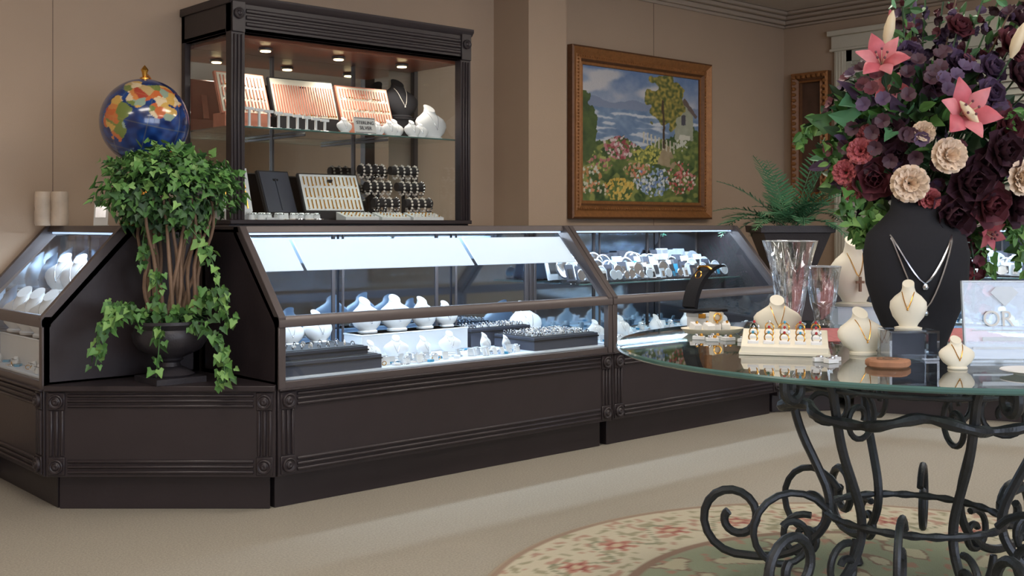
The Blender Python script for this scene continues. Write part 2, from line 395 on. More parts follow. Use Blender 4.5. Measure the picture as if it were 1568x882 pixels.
# ------------------------------------------------------------------ TALL CABINET
CX, CY = 2.445, 4.655; W = 1.418; DP = .505; H = 2.12
b = B('display_cabinet')
b.box(0, W, .02, DP, .1, 1.08, M_blk); b.box(.03, W - .03, .06, DP - .02, 0, .1, M_blk)
b.box(-.005, W + .005, -.005, DP, 1.08, 1.10, M_blk)
for a in (0, W - .07):
    b.box(a, a + .07, 0, .05, 1.1, H - .0, M_blk); reeds_v(b, a + .008, a + .062, 1.1, 1.95)
    b.box(a + .002, a + .068, -.009, 0, 1.96, H - .02, M_blk); rosette(b, a + .035, H - .075, .026, -.009)
    b.box(a, a + .028, DP - .035, DP, 1.1, H, M_blk) if a == 0 else b.box(a + .042, a + .07, DP - .035, DP, 1.1, H, M_blk)
b.box(.0, W, .0, DP, H - .16, H - .14, M_blk); b.box(0, W, 0, .05, H - .16, H, M_blk)
b.box(0, .03, .05, DP, H - .16, H, M_blk); b.box(W - .03, W, .05, DP, H - .16, H, M_blk)
reeds_h(b, .075, W - .075, H - .135, H - .045, 3)
b.xprism([(-.0, H - .03), (-.018, H - .01), (-.018, H + .008), (DP, H + .008), (DP, H - .03)], -.01, W + .01, M_blk)
b.box(.05, W - .05, .05, DP - .03, H - .18, H - .161, M_wood)
b.box(.03, W - .20, DP - .03, DP - .022, 1.1, H - .16, M_mirror)
b.quad((W - .20, DP - .026, 1.1), (W - .03, DP - .026, 1.1), (W - .03, DP - .026, H - .16), (W - .20, DP - .026, H - .16), M_glass)
b.quad((.02, .05, 1.1), (.02, DP - .05, 1.1), (.02, DP - .05, H - .16), (.02, .05, H - .16), M_glass)
b.quad((W - .02, .05, 1.1), (W - .02, DP - .05, 1.1), (W - .02, DP - .05, H - .16), (W - .02, .05, H - .16), M_glass)
b.quad((.07, .02, 1.1), (W - .07, .02, 1.1), (W - .07, .02, H - .16), (.07, .02, H - .16), M_glass)
b.box(.03, W - .03, .07, DP - .04, 1.53, 1.538, M_shelfg); b.box(.03, W - .03, .062, .07, 1.53, 1.538, M_gedge)
for x in (.48, .98):
    b.box(x - .006, x + .006, DP - .045, DP - .03, 1.1, H - .18, M_frm)
    b.prism([(x - .003, .15), (x + .003, .15), (x + .003, DP - .04), (x - .003, DP - .04)], 1.515, 1.529, M_frm)
for x in (.3, .72, 1.12):
    b.lathe([(.035, 0), (.035, .012), (.028, .014)], M_frm, 16, (x, .22, H - .195)); b.lathe([(.026, 0), (.026, .004)], M_puck, 16, (x, .22, H - .20))
b.finish((CX, CY, 0), 0, bevel=.002)

# ------------------------------------------------------------------ display props
def bust_mesh(name, m, h, kind=0, chain=M_gold, pendant=None):
    b = B(name)
    if kind == 0:
        secs = [(0, .26, .2), (.035, .27, .21), (.06, .17, .12), (.12, .2, .13), (.25, .30, .16), (.42, .36, .17), (.55, .35, .155), (.66, .26, .13), (.74, .15, .11), (.82, .12, .105), (.92, .115, .10)]
    elif kind == 1:
        secs = [(0, .30, .24), (.05, .31, .25), (.08, .28, .18), (.20, .44, .22), (.38, .56, .23), (.50, .56, .21), (.60, .48, .19), (.69, .32, .17), (.76, .20, .155), (.84, .165, .15), (.90, .17, .155)]
    else:
        secs = [(0, .17, .15), (.05, .18, .15), (.09, .20, .13), (.25, .27, .15), (.42, .32, .16), (.60, .335, .16), (.72, .31, .15), (.80, .22, .13), (.86, .16, .11), (.94, .145, .1)]
    n = len(secs)
    S2 = [(z * h, rx * h, ry * h, (.16 * h * z if kind == 1 else .05 * h * z), (.75 * max(0, (j - n + 5) / 4))) for j, (z, rx, ry) in enumerate(secs)]
    b.loft(S2, m, 24)
    def rr(z):
        for i in range(len(S2) - 1):
            if S2[i][0] <= z <= S2[i + 1][0]:
                t = (z - S2[i][0]) / (S2[i + 1][0] - S2[i][0] + 1e-9)
                return tuple(S2[i][q] * (1 - t) + S2[i + 1][q] * t for q in (1, 2, 3))
        return S2[-1][1:4]
    ztop = .80; xt = rr(h * ztop)[0] * .92
    for zt in (([.42] if kind != 1 else [.3]) + ([.26] if kind == 2 else [])):
        pts = []
        for i in range(17):
            t = -1 + i / 8; z = h * (zt + (ztop - zt) * abs(t) ** 1.15); rx, ry, yo = rr(z)
            x = math.copysign(abs(t) ** .85, t) * xt
            pts.append((x, yo - ry * math.sqrt(max(0, 1 - (x / rx) ** 2)) - h * .012, z - .05 * h * abs(t)))
        b.tube(pts, max(.0013, h * .0065), chain, 5)
        z = h * zt; rx, ry, yo = rr(z)
        if pendant == 'cross':
            b.box(-.004, .004, -ry - .012, -ry - .004, z - .05, z, M_goldd); b.box(-.014, .014, -ry - .012, -ry - .004, z - .022, z - .014, M_goldd)
        else: b.ball((0, yo - ry - h * .015, z - h * .02), h * .022, chain, 8)
    return b
bw = bust_mesh('necklace_display_bust', M_white, .16, 1, M_silver)
PROTO = {}
def place(key, builder, loc, rz=0, sc=1):
    if key not in PROTO:
        o = builder.finish(loc, rz); o.scale = (sc, sc, sc); PROTO[key] = o; return o
    return inst(PROTO[key], loc, rz, sc)
def caseW(case, rz, x, y, z):
    c, s = math.cos(rz), math.sin(rz)
    return (case[0] + x * c - y * s, case[1] + x * s + y * c, z)
ZD = .4955
def riser(case, rz, x0, x1, y0, y1, h, z=ZD):
    b = B('display_riser'); b.box(x0, x1, y0, y1, 0, h, M_white); b.box(x0 - .003, x1 + .003, y0 - .003, y1 + .003, h - .008, h, M_white); b.finish(caseW(case, rz, 0, 0, z), rz, bevel=.002)
def put_bust(case, rz, x, y, h, z=ZD, tw=0):
    place('bw', bw, caseW(case, rz, x, y, z), rz + tw, h / .16)
riser(MID, 0, .62, 1.22, .36, .50, .10)
riser(MID, 0, .10, .55, .40, .50, .07)
for (x, y, h, tw) in ((.70, .43, .155, .1), (.86, .43, .16, -.1), (1.02, .43, .145, .15), (1.15, .43, .12, .0)):
    put_bust(MID, 0, x, y, h, ZD + .1005, tw)
for (x, y, h, tw) in ((.18, .45, .13, .1), (.32, .45, .12, -.1), (.46, .45, .14, .15)):
    put_bust(MID, 0, x, y, h, ZD + .0705, tw)
for (x, y, h, tw) in ((1.70, .47, .19, 0), (.58, .22, .09, .2), (.72, .24, .10, -.4), (.86, .22, .09, .3), (1.02, .24, .10, -.2), (1.20, .20, .085, .5), (1.30, .17, .07, .5)):
    put_bust(MID, 0, x, y, h, tw=tw)
riser(LEFT, -pi / 2, .06, .74, .09, .22, .12)
for x in (.13, .29, .45, .61): put_bust(LEFT, -pi / 2, x, .15, .19, ZD + .1205, .5)
for x in (.12, .30, .48, .64): put_bust(LEFT, -pi / 2, x, .33, .17, .7775, .5)
for x in (.16, .36, .56): put_bust(LEFT, -pi / 2, x, .48, .19, .7775, .5)
for x in (.15, .35, .55): put_bust(LEFT, -pi / 2, x, .42, .17, ZD, .5)
for (x, y, h) in ((.12, .22, .10), (.32, .23, .11), (.6, .23, .10), (.85, .22, .11), (1.15, .23, .10)):
    put_bust(C3, 0, x, y, h)
for (x, y, h) in ((.2, .2, .12), (.5, .2, .13), (.8, .2, .12), (1.2, .2, .13), (1.5, .2, .12)):
    put_bust(C4, A4, x, y, h)

def bits(b, x0, x1, y0, y1, z, n, kinds='rcpbws'):
    for i in range(n):
        x = R.uniform(x0, x1); y = R.uniform(y0, y1); k = R.choice(kinds); a = R.uniform(0, pi)
        if k == 'r': b.ring((x, y, z + .009), .009, .0018, R.choice((M_gold, M_silver)), (math.cos(a), math.sin(a), .2), 10, 4)
        elif k == 'c': b.ring((x, y, z + .003), R.uniform(.018, .032), .0028, R.choice((M_silver, M_pearl, M_silver)), (0, 0, 1), 14, 4)
        elif k == 'p': b.cbox((x, y, z + .005), (.036, .026, .010), M_white, (0, 0, a))
        elif k == 'b': b.cbox((x, y, z + .005), (.024, .018, .010), M_blue, (0, 0, a))
        elif k == 'w':
            b.loft([(0, .018, .014, 0), (.02, .017, .013, .004), (.034, .010, .008, .006)], M_white, 10, (x, y, z)); b.ring((x, y, z + .024), .015, .002, M_silver, (0, .3, 1), 12, 4)
        elif k == 's': b.cbox((x, y, z + .016), (.028, .006, .032), M_white, (-.35, 0, R.uniform(-.6, .6)))
def tray_box(b, x0, x1, y0, y1, z0, h, m=M_grey, rows=4, cols=10):
    b.box(x0, x1, y0, y1, z0, z0 + h, m); b.box(x0 - .004, x1 + .004, y0 - .004, y1 + .004, z0 + h - .018, z0 + h - .012, M_dark)
    b.box(x0 + .012, x1 - .012, y0 + .012, y1 - .012, z0 + h, z0 + h + .003, M_dark)
    for i in range(cols):
        for j in range(rows):
            x = x0 + .02 + (x1 - x0 - .04) * (i + .5) / cols; y = y0 + .02 + (y1 - y0 - .04) * (j + .5) / rows
            if R.random() < .8: b.ring((x, y, z0 + h + .009), .009, .0026, R.choice((M_silver, M_silver, M_pearl)), (.8, R.uniform(-.4, .4), .2), 8, 4)
            else: b.cbox((x, y, z0 + h + .007), (.016, .012, .008), M_white)
b = B('jewelry_tray'); tray_box(b, 0, .46, 0, .28, 0, .055, cols=1, rows=1); tray_box(b, .02, .42, .04, .26, .058, .03, M_grey, 3, 9)
b.finish(caseW(MID, 0, .04, .04, ZD))
b = B('jewelry_tray'); tray_box(b, 0, .42, 0, .28, 0, .06, rows=6, cols=18); b.finish(caseW(MID, 0, 1.36, .05, ZD))
b = B('jewelry_tray'); tray_box(b, 0, .38, 0, .16, 0, .085, rows=4, cols=16, m=M_grey); b.finish(caseW(MID, 0, 1.24, .36, ZD))
b = B('jewelry_assortment'); bits(b, .54, 1.32, .05, .16, 0, 70, 'ccpbwrss'); bits(b, .6, 1.2, .28, .34, 0, 20, 'cpbw')
b.finish(caseW(MID, 0, 0, 0, ZD))
b = B('jewelry_assortment'); bits(b, .05, .8, .03, .075, 0, 26); b.finish(caseW(LEFT, -pi / 2, 0, 0, ZD), -pi / 2)
for cs, rz, L in ((C3, 0, 1.39), (C4, A4, 2.2)):
    b = B('jewelry_assortment'); bits(b, .06, L - .06, .05, .16, 0, int(70 * L), 'cpbwssw'); bits(b, .06, L - .06, .3, .54, 0, int(60 * L), 'cpbwssw'); b.finish(caseW(cs, rz, 0, 0, ZD), rz)
    b = B('silver_coin_display')
    n = int(L / .062)
    for i in range(n):
        for (y, z) in ((.30, 0), (.37, .0), (.44, 0), (.51, 0)):
            x = .08 + (L - .16) * (i + .5) / n + R.uniform(-.015, .015); h = R.uniform(.05, .075) + (y - .30) * .45
            T = Matrix.Translation((x, y, z + .001)) @ Matrix.Rotation(-.3, 4, 'X')
            if R.random() < .5:
                T2 = T @ Matrix.Translation((0, 0, h / 2 + .004)) @ Matrix.Rotation(pi / 2, 4, 'X')
                b.lathe([(h * .42, 0), (h * .42, .004), (h * .36, .005), (h * .34, .003), (.001, .003)], R.choice((M_silver, M_frost2, M_silver)), 18, T=T2)
            else:
                b.box(-h * .30, h * .30, 0, .006, .008, h, R.choice((M_white, M_frost2, M_grey, M_grey)), T); b.box(-h * .16, h * .16, -.003, 0, h * .25, h * .75, R.choice((M_silver, M_dark, M_blue)), T)
            b.cbox((x, y + .012, .005), (.04, .025, .008), M_dark)
    b.finish(caseW(cs, rz, 0, 0, .7775), rz)

def cab(x, y, z): return (CX + x, CY + y, z)
ZS = 1.5385; ZB = 1.1005
def slanted_tray(name, w, h, pad, frame, strands, chain, loc, tilt=.35, rz=0, rows=1, up=0):
    b = B(name); T = Matrix.Translation((0, 0, up)) @ Matrix.Rotation(-tilt, 4, 'X')
    b.box(-w / 2, w / 2, 0, .018, .0, h, frame, T); b.box(-w / 2 + .008, w / 2 - .008, -.004, 0, .008, h - .008, pad, T)
    for r in range(rows):
        z0 = .012 + (h - .024) * r / rows; z1 = .012 + (h - .024) * (r + .85) / rows
        for i in range(strands):
            x = -w / 2 + .014 + (w - .028) * (i + .5) / strands
            b.box(x - .0026, x + .0026, -.009, -.004, z0 + R.uniform(0, .01), z1, chain, T)
            if R.random() < .7: b.ball(T @ Vector((x, -.011, z0 + .006)), .0045, R.choice((M_gold, chain, M_pearl)), 6)
    if up: b.box(-w / 2 + .01, w / 2 - .01, -.01, .10, 0, up + .002, frame)
    b.box(-w * .3, w * .3, h * math.sin(tilt) * .5, h * math.sin(tilt) * 1.0, 0, .006, frame)
    b.cbox((0, .03 + h * math.sin(tilt) * .6, up + h * .4), (.03, .006, h * .75), frame, (.25, 0, 0))
    return b.finish(loc, rz)
slanted_tray('necklace_tray', .27, .22, M_cream, M_pinkc, 13, M_pinkc, cab(.20, .22, ZS), rz=.05, rows=3, up=.07)
slanted_tray('necklace_tray', .37, .22, M_cream, M_dark, 24, M_pinkc, cab(.55, .24, ZS), rz=-.03, up=.07)
slanted_tray('necklace_tray', .33, .22, M_cream, M_pinkc, 18, M_pinkc, cab(.92, .24, ZS), rz=.0, rows=3, up=.06)
slanted_tray('necklace_tray', .34, .22, M_white, M_dark, 14, M_gold, cab(.69, .2, ZB), tilt=.45, rz=-.1, rows=3, up=.04)
slanted_tray('necklace_tray', .2, .23, M_grey, M_dark, 1, M_grey, cab(.42, .26, ZB), tilt=.35, rz=.2, up=.03)
slanted_tray('necklace_tray', .16, .22, M_white, M_white, 5, M_gold, cab(.14, .2, ZB), tilt=.3, rz=.0, rows=4, up=.04)
b = B('velvet_plinth'); b.box(-.07, .07, -.05, .05, 0, .12, M_velvet); b.box(-.074, .074, -.054, .054, .112, .12, M_velvet); b.finish(cab(1.20, .34, ZS), bevel=.002)
kb = bust_mesh('black_necklace_display_bust', M_velvet, .22, 1, M_pearl, None)
kb.finish(cab(1.20, .34, ZS + .1205), 0)
place('bw', bw, cab(1.29, .17, ZS), .1, 1.2); place('bw', bw, cab(.68, .10, ZS), 0, .5)
for x, y, s_ in ((.98, .13, .55), (1.05, .18, .62), (1.12, .12, .58), (1.19, .14, .55), (.90, .12, .45)): place('bw', bw, cab(x, y, ZS), 0, s_)
b = B('jewelry_t_stand')
for i in range(10):
    x = .10 + i * .052; h = .085 - .004 * i
    b.box(x - .012, x + .012, -.012, .012, 0, .005, M_white); b.box(x - .005, x + .005, -.005, .005, 0, h, M_white); b.box(x - .022, x + .022, -.006, .006, h, h + .013, M_white)
b.finish(cab(0, .11, ZS))
b = B('sterling_silver_sign'); T = Matrix.Rotation(-.2, 4, 'X')
b.box(-.065, .065, 0, .004, 0, .085, M_paper, T); b.box(-.04, .04, 0, .035, 0, .003, M_paper)
b.box(-.062, .062, -.001, 0, .003, .006, M_ink, T); b.box(-.062, .062, -.001, 0, .079, .082, M_ink, T)
sg = b.finish(cab(.79, .075, ZS))
def text(body, size, parent, loc, m, rx=pi / 2):
    cu = bpy.data.curves.new('lettering', 'FONT'); cu.body = body; cu.size = size; cu.extrude = .0006; cu.align_x = 'CENTER'; cu.align_y = 'CENTER'
    o = bpy.data.objects.new('lettering', cu); S.collection.objects.link(o); cu.materials.append(m)
    o.parent = parent; o.location = loc; o.rotation_euler = (rx, 0, 0); return o
text('STERLING', .024, sg, (0, .007, .055), M_ink, pi / 2 - .2); text('SILVER', .026, sg, (0, .001, .028), M_ink, pi / 2 - .2)
b = B('bracelet_t_bar_stand')
for r, (y, z) in enumerate(((.0, .09), (.07, .18), (.13, .27))):
    b.tube([(0, y, z), (.16, y, z)], .024, M_velvet, 10); b.tube([(.20, y, z), (.38, y, z)], .024, M_velvet, 10)
    for x in (.075, .29): b.box(x - .008, x + .008, y - .006, y + .006, 0, z, M_velvet)
    for i in range(9):
        x = .015 + i * .044
        if .165 < x < .195: continue
        m = R.choice((M_pearl, M_silver, M_pearl))
        for k in range(12):
            a = 2 * pi * k / 12; b.ball((x, y + .028 * math.cos(a), z - .008 + .036 * math.sin(a)), .007, m, 6)
b.box(.04, .34, -.03, .17, 0, .008, M_velvet)
b.finish(cab(.92, .20, ZB))
b = B('earring_pad')
for (x, w) in ((.66, .2), (.88, .18), (1.08, .2)):
    b.xprism([(0, 0), (0, .014), (.09, .04), (.09, 0)], x, x + w, M_white)
    for i in range(8):
        for j in range(3): b.ball((x + .02 + (w - .04) * i / 7, .015 + j * .028, .022 + .008 * j), .005, R.choice((M_gold, M_silver, M_pearl)), 6)
b.finish(cab(0, .06, ZB))
b = B('jewelry_assortment'); bits(b, .1, .55, .06, .16, 0, 36, 'cpwws'); b.finish(cab(0, 0, ZB))

# ------------------------------------------------------------------ vertex colour grid objects
def fr(x): return x - math.floor(x)
def hh(i, j, k=0): return fr(math.sin(i * 127.1 + j * 311.7 + k * 74.7) * 43758.5453)
def nz(x, y, z=0): return noise.noise(Vector((x, y, z)))
def mixc(a, b, t): t = max(0, min(1, t)); return tuple(a[i] * (1 - t) + b[i] * t for i in range(3))
def sm(a, b, x):
    t = max(0, min(1, (x - a) / (b - a))); return t * t * (3 - 2 * t)
def colmesh(name, vs, fs, cols, m, loc=(0, 0, 0), rz=0, parent=None, smooth=True):
    me = bpy.data.meshes.new(name); me.from_pydata(vs, [], fs); me.materials.append(m)
    ca = me.color_attributes.new('Col', 'FLOAT_COLOR', 'POINT')
    for i, c in enumerate(cols): ca.data[i].color = (s2l(c[0]), s2l(c[1]), s2l(c[2]), 1)
    for p in me.polygons: p.use_smooth = smooth
    o = bpy.data.objects.new(name, me); S.collection.objects.link(o); o.location = loc; o.rotation_euler = (0, 0, rz)
    if parent: o.parent = parent
    return o
def in_poly(x, y, P):
    c = False; j = len(P) - 1
    for i in range(len(P)):
        if (P[i][1] > y) != (P[j][1] > y) and x < (P[j][0] - P[i][0]) * (y - P[i][1]) / (P[j][1] - P[i][1]) + P[i][0]: c = not c
        j = i
    return c
CL = ((.30, .42, .15, .10, ((206, 132, 144), (236, 216, 216), (166, 74, 86)), .8), (.14, .30, .10, .08, ((200, 126, 130), (190, 196, 120)), .55),
      (.55, .36, .13, .08, ((216, 208, 110), (196, 190, 96)), .7), (.58, .17, .16, .11, ((170, 194, 226), (236, 240, 246), (124, 150, 204)), .8), (.84, .20, .13, .13, ((196, 84, 84), (224, 146, 146), (246, 230, 220)), .7),
      (.30, .10, .13, .09, ((230, 186, 84), (236, 204, 110)), .75), (.07, .16, .09, .1, ((226, 226, 210), (206, 146, 96)), .6), (.82, .46, .08, .05, ((226, 226, 216),), .6), (.45, .24, .11, .06, ((214, 184, 160), (220, 136, 106)), .6), (.12, .08, .1, .06, ((220, 150, 110), (226, 220, 200)), .5))
def paint(u, v):
    u += .006 * nz(u * 40, v * 40, 20); v += .006 * nz(u * 40, v * 40, 30)
    w = nz(u * 9, v * 9) * .5 + nz(u * 30, v * 30, 3) * .35
    hz = .70
    if v > hz:
        c = mixc((176, 186, 204), (108, 136, 180), (v - hz) / .3 + w * .5)
        c = mixc(c, (222, 218, 216), sm(-.05, .35, nz(u * 4, v * 9, 5)) * .85)
        if v < .76 + .04 * nz(u * 6, 1): c = mixc(c, (126, 142, 172), .75)
    else:
        c = mixc((104, 132, 170), (146, 170, 198), .5 + w)
        c = mixc(c, (214, 220, 228), sm(.05, .4, nz(u * 7, v * 34, 8)))
    gl = .46 + .10 * nz(u * 5, 2) + .12 * sm(.55, .9, u) + .12 * sm(.12, 0, u)
    if v < gl + .02 * nz(u * 40, v * 40):
        c = mixc((52, 78, 44), (118, 134, 72), .5 + w * 1.5)
        c = mixc(c, (164, 168, 94), sm(.1, .4, nz(u * 18, v * 18, 9)) * .8)
        gu, gv = u * 56, v * 44; bi = None; bd = 9
        for di in (-1, 0, 1):
            for dj in (-1, 0, 1):
                i, j = int(gu) + di, int(gv) + dj; d = (i + hh(i, j, 5) - gu) ** 2 + (j + hh(i, j, 6) - gv) ** 2
                if d < bd: bd, bi = d, (i, j)
        i, j = bi; r = hh(i, j)
        for (cx, cy, rx, ry, cc, pr) in CL:
            if ((u - cx) / rx) ** 2 + ((v - cy) / ry) ** 2 < 1 + w and r < pr and bd < .35: c = mixc(c, cc[int(hh(i, j, 2) * len(cc)) % len(cc)], .92)
    if in_poly(u, v, [(.62, .30), (.80, .26), (.74, .44), (.68, .46)]): c = mixc((186, 170, 140), (160, 142, 112), .5 + w)
    if .5 < u < .78 and abs(v - (.50 - .25 * (u - .5))) < .045 and fr(u * 30) < .35: c = (214, 210, 192)
    if in_poly(u, v, [(.78, .50), (.95, .50), (.95, .70), (.87, .80), (.78, .68)]): c = mixc((182, 186, 166), (156, 160, 140), .5 + w)
    if in_poly(u, v, [(.74, .66), (.77, .64), (.87, .78), (.97, .68), (.99, .70), (.87, .84)]): c = (112, 98, 94)
    if in_poly(u, v, [(.84, .62), (.88, .62), (.88, .70), (.84, .70)]): c = (84, 84, 94)
    if in_poly(u, v, [(.82, .50), (.92, .50), (.92, .54), (.82, .54)]): c = (220, 218, 204)
    d = ((u - .70) / .17) ** 2 + ((v - .80) / .20) ** 2
    if d < 1 + nz(u * 14, v * 14, 6) * 1.1:
        c = mixc((88, 100, 54), (186, 166, 86), .5 + nz(u * 40, v * 40, 7) * 1.2)
    if abs(u - .68 - .02 * nz(v * 6, 4)) < .010 and .42 < v < .8: c = (82, 66, 52)
    d = ((u - .02) / .1) ** 2 + ((v - .55) / .25) ** 2
    if d < 1 + w: c = mixc((58, 80, 50), (100, 118, 66), .5 + w)
    if in_poly(u, v, [(.74, .22), (1.0, .30), (1.0, .48), (.94, .50), (.74, .40)]) and nz(u * 20, v * 20, 12) > .05: c = mixc((72, 98, 54), (140, 150, 84), .5 + w * 2)
    return c
b = B('framed_landscape_painting')
PX0, PX1, PZ0, PZ1 = 5.10, 6.54, 1.115, 2.243
def frame(b, x0, x1, z0, z1, steps):
    for (a, c, ya, yc, m) in steps:
        o = [(x0 + a, z0 + a), (x1 - a, z0 + a), (x1 - a, z1 - a), (x0 + a, z1 - a)]; i = [(x0 + c, z0 + c), (x1 - c, z0 + c), (x1 - c, z1 - c), (x0 + c, z1 - c)]
        for k in range(4):
            n = (k + 1) % 4
            b.add([(o[k][0], ya, o[k][1]), (o[n][0], ya, o[n][1]), (i[n][0], yc, i[n][1]), (i[k][0], yc, i[k][1])], [(0, 1, 2, 3)], m)
w_, h_ = PX1 - PX0, PZ1 - PZ0
frame(b, 0, w_, 0, h_, [(0, 0, 0, -.045, M_goldd), (0, .012, -.045, -.052, M_goldd), (.012, .05, -.052, -.03, M_goldf), (.05, .085, -.03, -.042, M_goldf), (.085, .10, -.042, -.022, M_goldd), (.10, .118, -.022, -.024, M_goldf), (.118, .12, -.024, -.012, M_goldd)])
for i in range(60):
    x = .065 + (w_ - .13) * i / 59
    for z in (.067, h_ - .067): b.ball((x, -.037, z), .008, M_goldf, 6)
for i in range(46):
    z = .067 + (h_ - .134) * i / 45
    for x in (.067, w_ - .067): b.ball((x, -.037, z), .008, M_goldf, 6)
fo = b.finish((PX0, YW - .004, PZ0))
nu, nv = 260, 200
vs = []; cols = []; fs = []
for j in range(nv + 1):
    for i in range(nu + 1):
        u, v = i / nu, j / nv; vs.append((.118 + u * (w_ - .236), -.013, .118 + v * (h_ - .236))); cols.append(paint(u, v))
for j in range(nv):
    for i in range(nu): a = j * (nu + 1) + i; fs.append((a, a + 1, a + nu + 2, a + nu + 1))
colmesh('canvas', vs, fs, cols, vcmat('oil_paint', .5, .3, 80), parent=fo)

b = B('ornate_gold_frame')
b.M = Matrix.Rotation(-pi / 2, 4, 'Z')
ow, oh = .33, 1.0
frame(b, 0, ow, 0, oh, [(0, 0, 0, -.05, M_goldd), (0, .02, -.05, -.06, M_goldf), (.02, .06, -.06, -.03, M_goldd), (.06, .075, -.03, -.04, M_goldf), (.075, .08, -.04, -.01, M_goldd)])
b.quad((.08, -.011, .08), (ow - .08, -.011, .08), (ow - .08, -.011, oh - .08), (.08, -.011, oh - .08), mat('dark_painting', C(82, 58, 46), .5, var=.8, scale=9))
for i in range(22):
    z = .03 + (oh - .06) * i / 21
    for x in (.03, ow - .03): b.ball((x, -.055, z), .02, M_goldf, 8, .8)
for i in range(7):
    x = .03 + (ow - .06) * i / 6
    for z in (.03, oh - .03): b.ball((x, -.055, z), .022, M_goldf, 8, .8)
b.finish((XR - .004, 5.07, 1.25))

# ------------------------------------------------------------------ GLOBE
gb = B('globe_on_stand')
gb.lathe([(.10, 0), (.105, .012), (.085, .022), (.05, .03), (.03, .045), (.018, .07), (.022, .10), (.014, .13), (.014, .2), (.001, .21)], M_gold, 28)
GZ = .44; GR = .183
arc = []
for i in range(25):
    a = -pi / 2 + pi * i / 24
    arc.append((0, math.cos(a) * (GR + .02), GZ + math.sin(a) * (GR + .022)))
gb.tube(arc, .006, M_gold, 8)
gb.tube([(0, 0, .2), (0, 0, GZ - GR)], .009, M_gold, 8)
gb.lathe([(.02, 0), (.02, .006), (.009, .012), (.012, .03), (.016, .04), (.008, .052), (.001, .06)], M_gold, 16, (0, 0, GZ + GR - .002))
go = gb.finish((2.004, 4.58, 1.0725), ROTC)
vs = []; fs = []; cols = []
nu, nv = 280, 140
CONT = [(-1.3, .8, .5, .33), (-.95, .3, .22, .25), (-.75, -.35, .26, .5), (.25, .1, .33, .4), (.35, -.2, .22, .33), (.2, .9, .3, .2), (1.2, .85, .8, .32), (1.3, .4, .35, .2), (2.1, -.5, .28, .18), (.6, .5, .25, .15)]
LC = [(206, 108, 58), (226, 204, 166), (214, 136, 76), (120, 134, 70), (196, 168, 116), (176, 72, 54), (150, 170, 150), (206, 120, 70), (214, 172, 90)]
seeds = []
for i in range(230):
    z = 1 - 2 * (i + .5) / 230; a = i * 2.39996 + R.uniform(-.3, .3); r = math.sqrt(1 - z * z); seeds.append((Vector((r * math.cos(a), r * math.sin(a), z)), R.choice(LC)))
for j in range(nv + 1):
    la = -pi / 2 + pi * j / nv
    for i in range(nu + 1):
        lo = -pi + 2 * pi * i / nu
        p = Vector((math.cos(la) * math.cos(lo), math.cos(la) * math.sin(lo), math.sin(la)))
        vs.append(p * GR)
        lo2 = ((lo + 2.6 + pi) % (2 * pi)) - pi
        land = max(1 - ((lo2 - a) / c) ** 2 - ((la - bb) / d) ** 2 for a, bb, c, d in CONT) + noise.noise(p * 4) * .9 + noise.noise(p * 11) * .3
        if land > -.15:
            q = p + Vector((noise.noise(p * 9), noise.noise(p * 9 + Vector((5, 0, 0))), 0)) * .06
            c = min(seeds, key=lambda s_: (s_[0] - q).length_squared)[1]
        else: c = mixc((14, 36, 86), (32, 72, 140), .5 + noise.noise(p * 6))
        if abs(fr(lo / (pi / 8)) - .5) > .49 or abs(fr(la / (pi / 9)) - .5) > .485: c = mixc(c, (190, 156, 84), .3)
        cols.append(c)
for j in range(nv):
    for i in range(nu): a = j * (nu + 1) + i; fs.append((a, a + 1, a + nu + 2, a + nu + 1))
g2 = colmesh('sphere', vs, fs, cols, vcmat('gemstone_globe', .2, coat=.6), parent=go); g2.location = (0, 0, GZ); g2.rotation_euler = (.15, .2, .4)

b = B('marbled_ceramic_jar')
for x in (-.036, .036):
    b.lathe([(.034, 0), (.037, .01), (.037, .06), (.035, .075), (.037, .09), (.037, .142), (.034, .15), (.028, .15), (.028, .13)], M_marble, 24, (x, 0, 0))
b.finish((1.775, 5.03, 1.0725), ROTC)
b = B('photo_card'); b.cbox((0, 0, .05), (.06, .006, .1), M_paper, (-.15, 0, 0)); b.box(-.02, .02, -.005, .035, 0, .004, M_paper); b.cbox((0, -.004, .06), (.045, .003, .05), M_silver, (-.15, 0, 0)); b.finish((1.885, 4.75, 1.0725), ROTC)

# ------------------------------------------------------------------ IVY TOPIARY
b = B('potted_ivy_topiary')
b.box(-.10, .10, -.10, .10, 0, .022, M_urn)
b.lathe([(.085, .022), (.09, .03), (.07, .045), (.04, .06), (.036, .075), (.05, .085), (.045, .092), (.075, .105), (.115, .125), (.135, .155), (.14, .185), (.132, .205), (.138, .212), (.150, .225), (.150, .236), (.135, .236), (.128, .215), (.001, .212)], M_urn, 36,
        wave=lambda a, j: 1 + (.02 * math.cos(18 * a) if 7 <= j <= 10 else 0))
b.lathe([(.126, .20), (.12, .222), (.001, .228)], M_soil, 20)
HZ = .74
for k in range(20):
    a = 2 * pi * k / 20; r0 = R.uniform(.03, .09); r1 = R.uniform(.07, .17); pts = []
    ph = R.uniform(0, 6); tw_ = R.uniform(.3, .9) * (1 if k % 2 else -1)
    for i in range(14):
        t = i / 13; r = r0 + (r1 - r0) * t + .015 * math.sin(t * 9 + ph)
        pts.append((r * math.cos(a + t * tw_), r * math.sin(a + t * tw_), .21 + t * .50))
    b.tube(pts, [.0085 - .0035 * i / 13 for i in range(14)], M_stem, 6)
def ivy_m(out=False): return R.choice((M_ivy[0], M_ivy[1], M_ivy[1], M_ivy[2]) if out else (M_ivy[0], M_ivy[1], M_ivy[3], M_ivy[3]))
